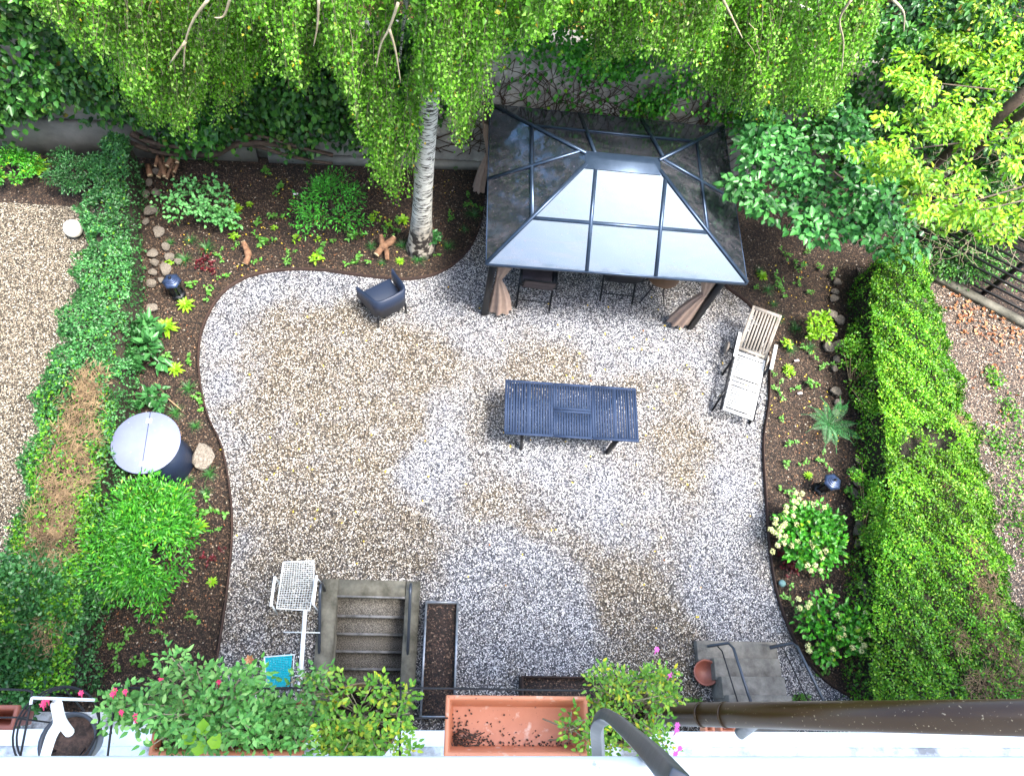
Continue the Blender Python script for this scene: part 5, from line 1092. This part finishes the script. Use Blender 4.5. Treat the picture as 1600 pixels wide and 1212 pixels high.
X0, X1, Y0, Y1 = bb2; child(MB().box(((X0+X1)/2, (Y0+Y1)/2, 7.88), (X1-X0-.06, Y1-Y0-.06, .04)), 'soil_fill', M['soil'], pb2)
pl = thing('potted_plant', 'lush green leafy plant with red flowers filling the left terracotta box', 'plant', ((X0+X1)/2, (Y0+Y1)/2, 7.9)); balplant(pl, 255, 405, 1030, 1172, 8.05, .16, 1600, .032, M['l_bal'], 1, 80); balplant(pl, 400, 485, 1092, 1165, 8.05, .05, 800, .030, M['l_bal'], 3, 26); balplant(pl, 455, 500, 1050, 1095, 8.08, .06, 110, .028, M['l_bal'], 4, 16)
balplant(pl, 170, 290, 1085, 1130, 8.0, .08, 420, .036, M['l_bal'], 2, 16)
def flower(par, x, y, z, m, s=.013, n=6):
    rg = np.random.default_rng(int(x*7+y)); c = G(x, y, z); b = MB(); a_ = np.arange(n)*2*math.pi/n; A_ = np.stack([np.cos(a_), np.sin(a_), np.full(n, .5)], -1); b.leaves(np.tile(c, (n, 1)), A_, np.tile([0, 0, 1.], (n, 1)), s, s*.7, oval=True); b.tube([c, c-np.array([.004, .02, .03])], [.005, .002], 5); child(b, 'flower', m, par)
for x, y in ((127, 1082), (180, 1078), (176, 1084), (196, 1080), (70, 1095), (75, 1092), (67, 1100), (252, 1060), (342, 1065), (214, 1125), (190, 1112), (212, 1118)): flower(pl, x, y, 8.1, M['pink'])
flower(pl, 789//1 if False else 791, 1400, 8.1, M['pink']) if False else None
flower(pl, 390, 1030, 8.15, M['orangeleaf'], .022)
lf = MB(); rg = np.random.default_rng(6)
for x, y in ((288, 1163), (318, 1148), (330, 1170), (298, 1172)): c = G(x, y, 8.2); lf.leaves([c], [rg.normal(0, 1, 3)*[1, 1, .2]], [[0, 0, 1.]], .06, .06, oval=True)
child(lf, 'pale_leaf', M['l_yel'], pl)
def wpot(label, px, py, r, plabel, reg, n, ls, m, seed, name='wicker_pot'):
    c = G(px, py, 7.92); t = thing(name, label, 'pot', (c[0], c[1], 7.72)); MB().lathe((0, 0, 0), [(.001, 0), (r*.8, 0), (r*.95, .12), (r, .2), (r*1.04, .21), (r*.97, .22), (r*.9, .19), (r*.85, .15), (.001, .14)], 28).build('basket', M['wicker'], t, True)
    MB().lathe((0, 0, .155), [(.001, .004), (r*.84, 0)], 20).build('soil_fill', M['soil'], t)
    b = MB()
    for k in range(5): a_ = np.linspace(0, 2*math.pi, 25); b.tube(np.stack([np.cos(a_)*r*(1.0+.01*(k % 2)), np.sin(a_)*r*(1.0+.01*(k % 2)), .20+.008*k+.004*np.sin(a_*9+k*2)], -1), .005, 4)
    b.build('rim', M['wicker'], t)
    p = thing('potted_plant', plabel, 'plant', (c[0], c[1], 7.88)); balplant(p, *reg, n, ls, m, seed, 46); return p
wpot('round wicker basket pot left of the empty orange planter', 562, 1130, .155, 'yellowing green plant spilling over the wicker pot above the basement stairs', (500, 640, 1062, 1178, 8.0, .14), 1300, .030, M['l_bal2'], 11)
q = wpot('round wicker basket pot right of the empty orange planter', 975, 1115, .13, 'fine green flowering plant in the wicker pot right of the orange planter', (918, 1050, 1048, 1178, 8.0, .16), 1700, .025, M['l_bal2'], 12)
for x, y in ((1026, 1014), (1047, 1054), (1062, 1168), (1057, 1140), (1058, 1132), (1055, 1177)): flower(q, x, y, 8.1, M['rose'], .014)
q = thing('potted_plant', 'thin twiggy branch growing in the right end of the orange planter', 'plant', G(905, 1150, 7.9)); balplant(q, 880, 918, 1110, 1172, 8.0, .1, 120, .03, M['l_bal2'], 13, 12)
# terracotta pots lower right and left
for k, (x0, x1, y0, y1, lab) in enumerate(((1098, 1118, 1100, 1146, 'left small terracotta pot under the brown pipe'), (1122, 1152, 1104, 1146, 'right small terracotta pot under the brown pipe'))):
    planterbox(lab, x0, y0, x1, y1, 6.6, .12, M['terra'], .01)
planterbox('reddish clay pot at the left edge of the balcony', -40, 1100, 20, 1140, 7.9, .2, M['terrad'], .02)
# wire racks
def wire(label, pts, z, r=.0045, extra=None, name='wire_rack', m='black', group='wire planter racks'):
    t = thing(name, label, 'rack', G(pts[0][0], pts[0][1], z), 0, group); child(MB().tube(smoothcurve([G(x, y, zz) for x, y, zz in [(p[0], p[1], p[2] if len(p) > 2 else z) for p in pts]], 3), r, 6), 'hoop', M[m], t, True)
    if extra:
        for e_ in extra: child(MB().tube([G(*e_[0]), G(*e_[1])], r*.8, 5), 'wire', M[m], t)
wire('dark wire rack hoop at the far left behind the ring stand', [(-30, 1075), (30, 1077), (47, 1079), (49, 1090), (32, 1180)], 8.05, extra=[((-30, 1120, 8), (45, 1120, 8))])
wire('dark wire rack hoop holding the left terracotta box', [(168, 1182), (176, 1120), (184, 1078), (190, 1074), (330, 1076), (498, 1074)], 8.05, extra=[((172, 1120, 8), (250, 1120, 8))])
wire('long dark wire rack hoop behind the orange planter', [(625, 1180), (626, 1082), (632, 1075), (700, 1075), (860, 1078), (945, 1079)], 8.05, extra=[((600, 1121, 8), (700, 1121, 8)), ((495, 1076, 8.0), (632, 1076, 8.0)), ((470, 1118, 8), (520, 1118, 8))])
tag(MB().tube(smoothcurve([G(x, y, 8.1) for x, y in ((48, 1100), (50, 1091), (60, 1090), (148, 1093))], 3), .006, 6).build('white_rod', M['whitepl'], None, True), 'thin white rod bent over the ring stand at the left', 'rod')
# ring stand with grey pot
t = thing('ring_stand', 'black wire ring plant stand holding a grey pot at the left end of the ledge', 'plant stand', G(88, 1140, 7.7))
cr_ = G(88, 1138, 8.0); b = MB(); a_ = np.linspace(0, 2*math.pi, 33)
for dz_, rr_ in ((0, .155), (-.02, .150)): b.tube(np.stack([cr_[0]+np.cos(a_)*rr_, cr_[1]+np.sin(a_)*rr_, np.full(33, cr_[2]+dz_)], -1), .004, 5)
child(b, 'ring', M['black'], t)
b = MB()
for k in range(5): g_ = k*1.25+.4; b.tube([cr_+[math.cos(g_)*.15, math.sin(g_)*.15, 0], cr_+[math.cos(g_)*.07, math.sin(g_)*.07, -.25]], .0035, 5)
child(b, 'leg', M['black'], t)
c = G(108, 1158, 7.85); pt_ = thing('grey_pot', 'grey-blue pot with dry soil standing inside the black ring', 'pot', c); MB().lathe((0, 0, 0), [(.001, -.15), (.08, -.15), (.105, 0), (.112, 0), (.112, .015), (.10, .015), (.095, -.02), (.001, -.025)], 28).build('pot', M['greybar'], pt_, True); MB().lathe((0, 0, -.02), [(.001, .004), (.094, 0)], 20).build('soil_fill', M['dirt'], pt_)
# white hook and grey bracket close to the camera
tag(MB().tube(smoothcurve([G(68, 1190, 9.9), G(80, 1150, 10.0), G(92, 1128, 10.05), G(88, 1100, 10.1), G(95, 1125, 10.02), G(108, 1143, 9.95)], 4), .008, 10).build('white_hook', M['white'], None, True), 'white painted curved metal hook rising over the ledge at the left', 'hook')
def square_tube(pts, w_, name, m, label, cat):
    b = MB(); b.tube(smoothcurve(pts, 4), w_*.7071, 4); return tag(b.build(name, m, None, False, bevel=.002), label, cat)
square_tube([G(936, 1195, 9.95), G(934, 1160, 10.02), G(933, 1135, 10.1), G(940, 1122, 10.14), G(955, 1120, 10.18), G(985, 1145, 10.34), G(1020, 1178, 10.58), G(1060, 1224, 10.74)], .019, 'bracket', M['greybar'], 'bent grey square metal bracket reaching over the white ledge', 'bracket')
# brown pipe and the short galvanised outlet
a, c = G(1030, 1115, 7.6), G(1640, 1121, 9.1); dirp = nrm(c-a)
t = thing('rain_pipe', 'thick dark brown rain pipe crossing the lower right of the view', 'pipe', a)
child(MB().tube([a, a+(c-a)*.5, c], [.050, .054, .056], 28), 'pipe', M['pipe'], t, True)
for u in (.16, .24): q = a+(c-a)*u; child(MB().tube([q-dirp*.006, q+dirp*.006], .0545, 24), 'joint', M['pipe'], t)
tag(MB().tube([G(1155, 1146, 7.9), G(1185, 1122, 8.0)], [.026, .030], 16).build('outlet_pipe', M['steel'], None, True), 'short galvanised outlet pipe below the brown rain pipe', 'pipe')
# small weeds by the entrance steps
bush('weed_clump', 'small grey-green weed clump right of the entrance steps by the pipe', 'plant', 1254, 1093, .08, .14, .09, .06, 160, .04, M['l_small'], 95, False, 8)
bush('weed_clump', 'small bright weed clump left of the entrance steps by the pipe', 'plant', 1085, 1098, .08, .14, .07, .06, 120, .04, M['l_small'], 96, False, 8)
print('objects', len(bpy.data.objects))
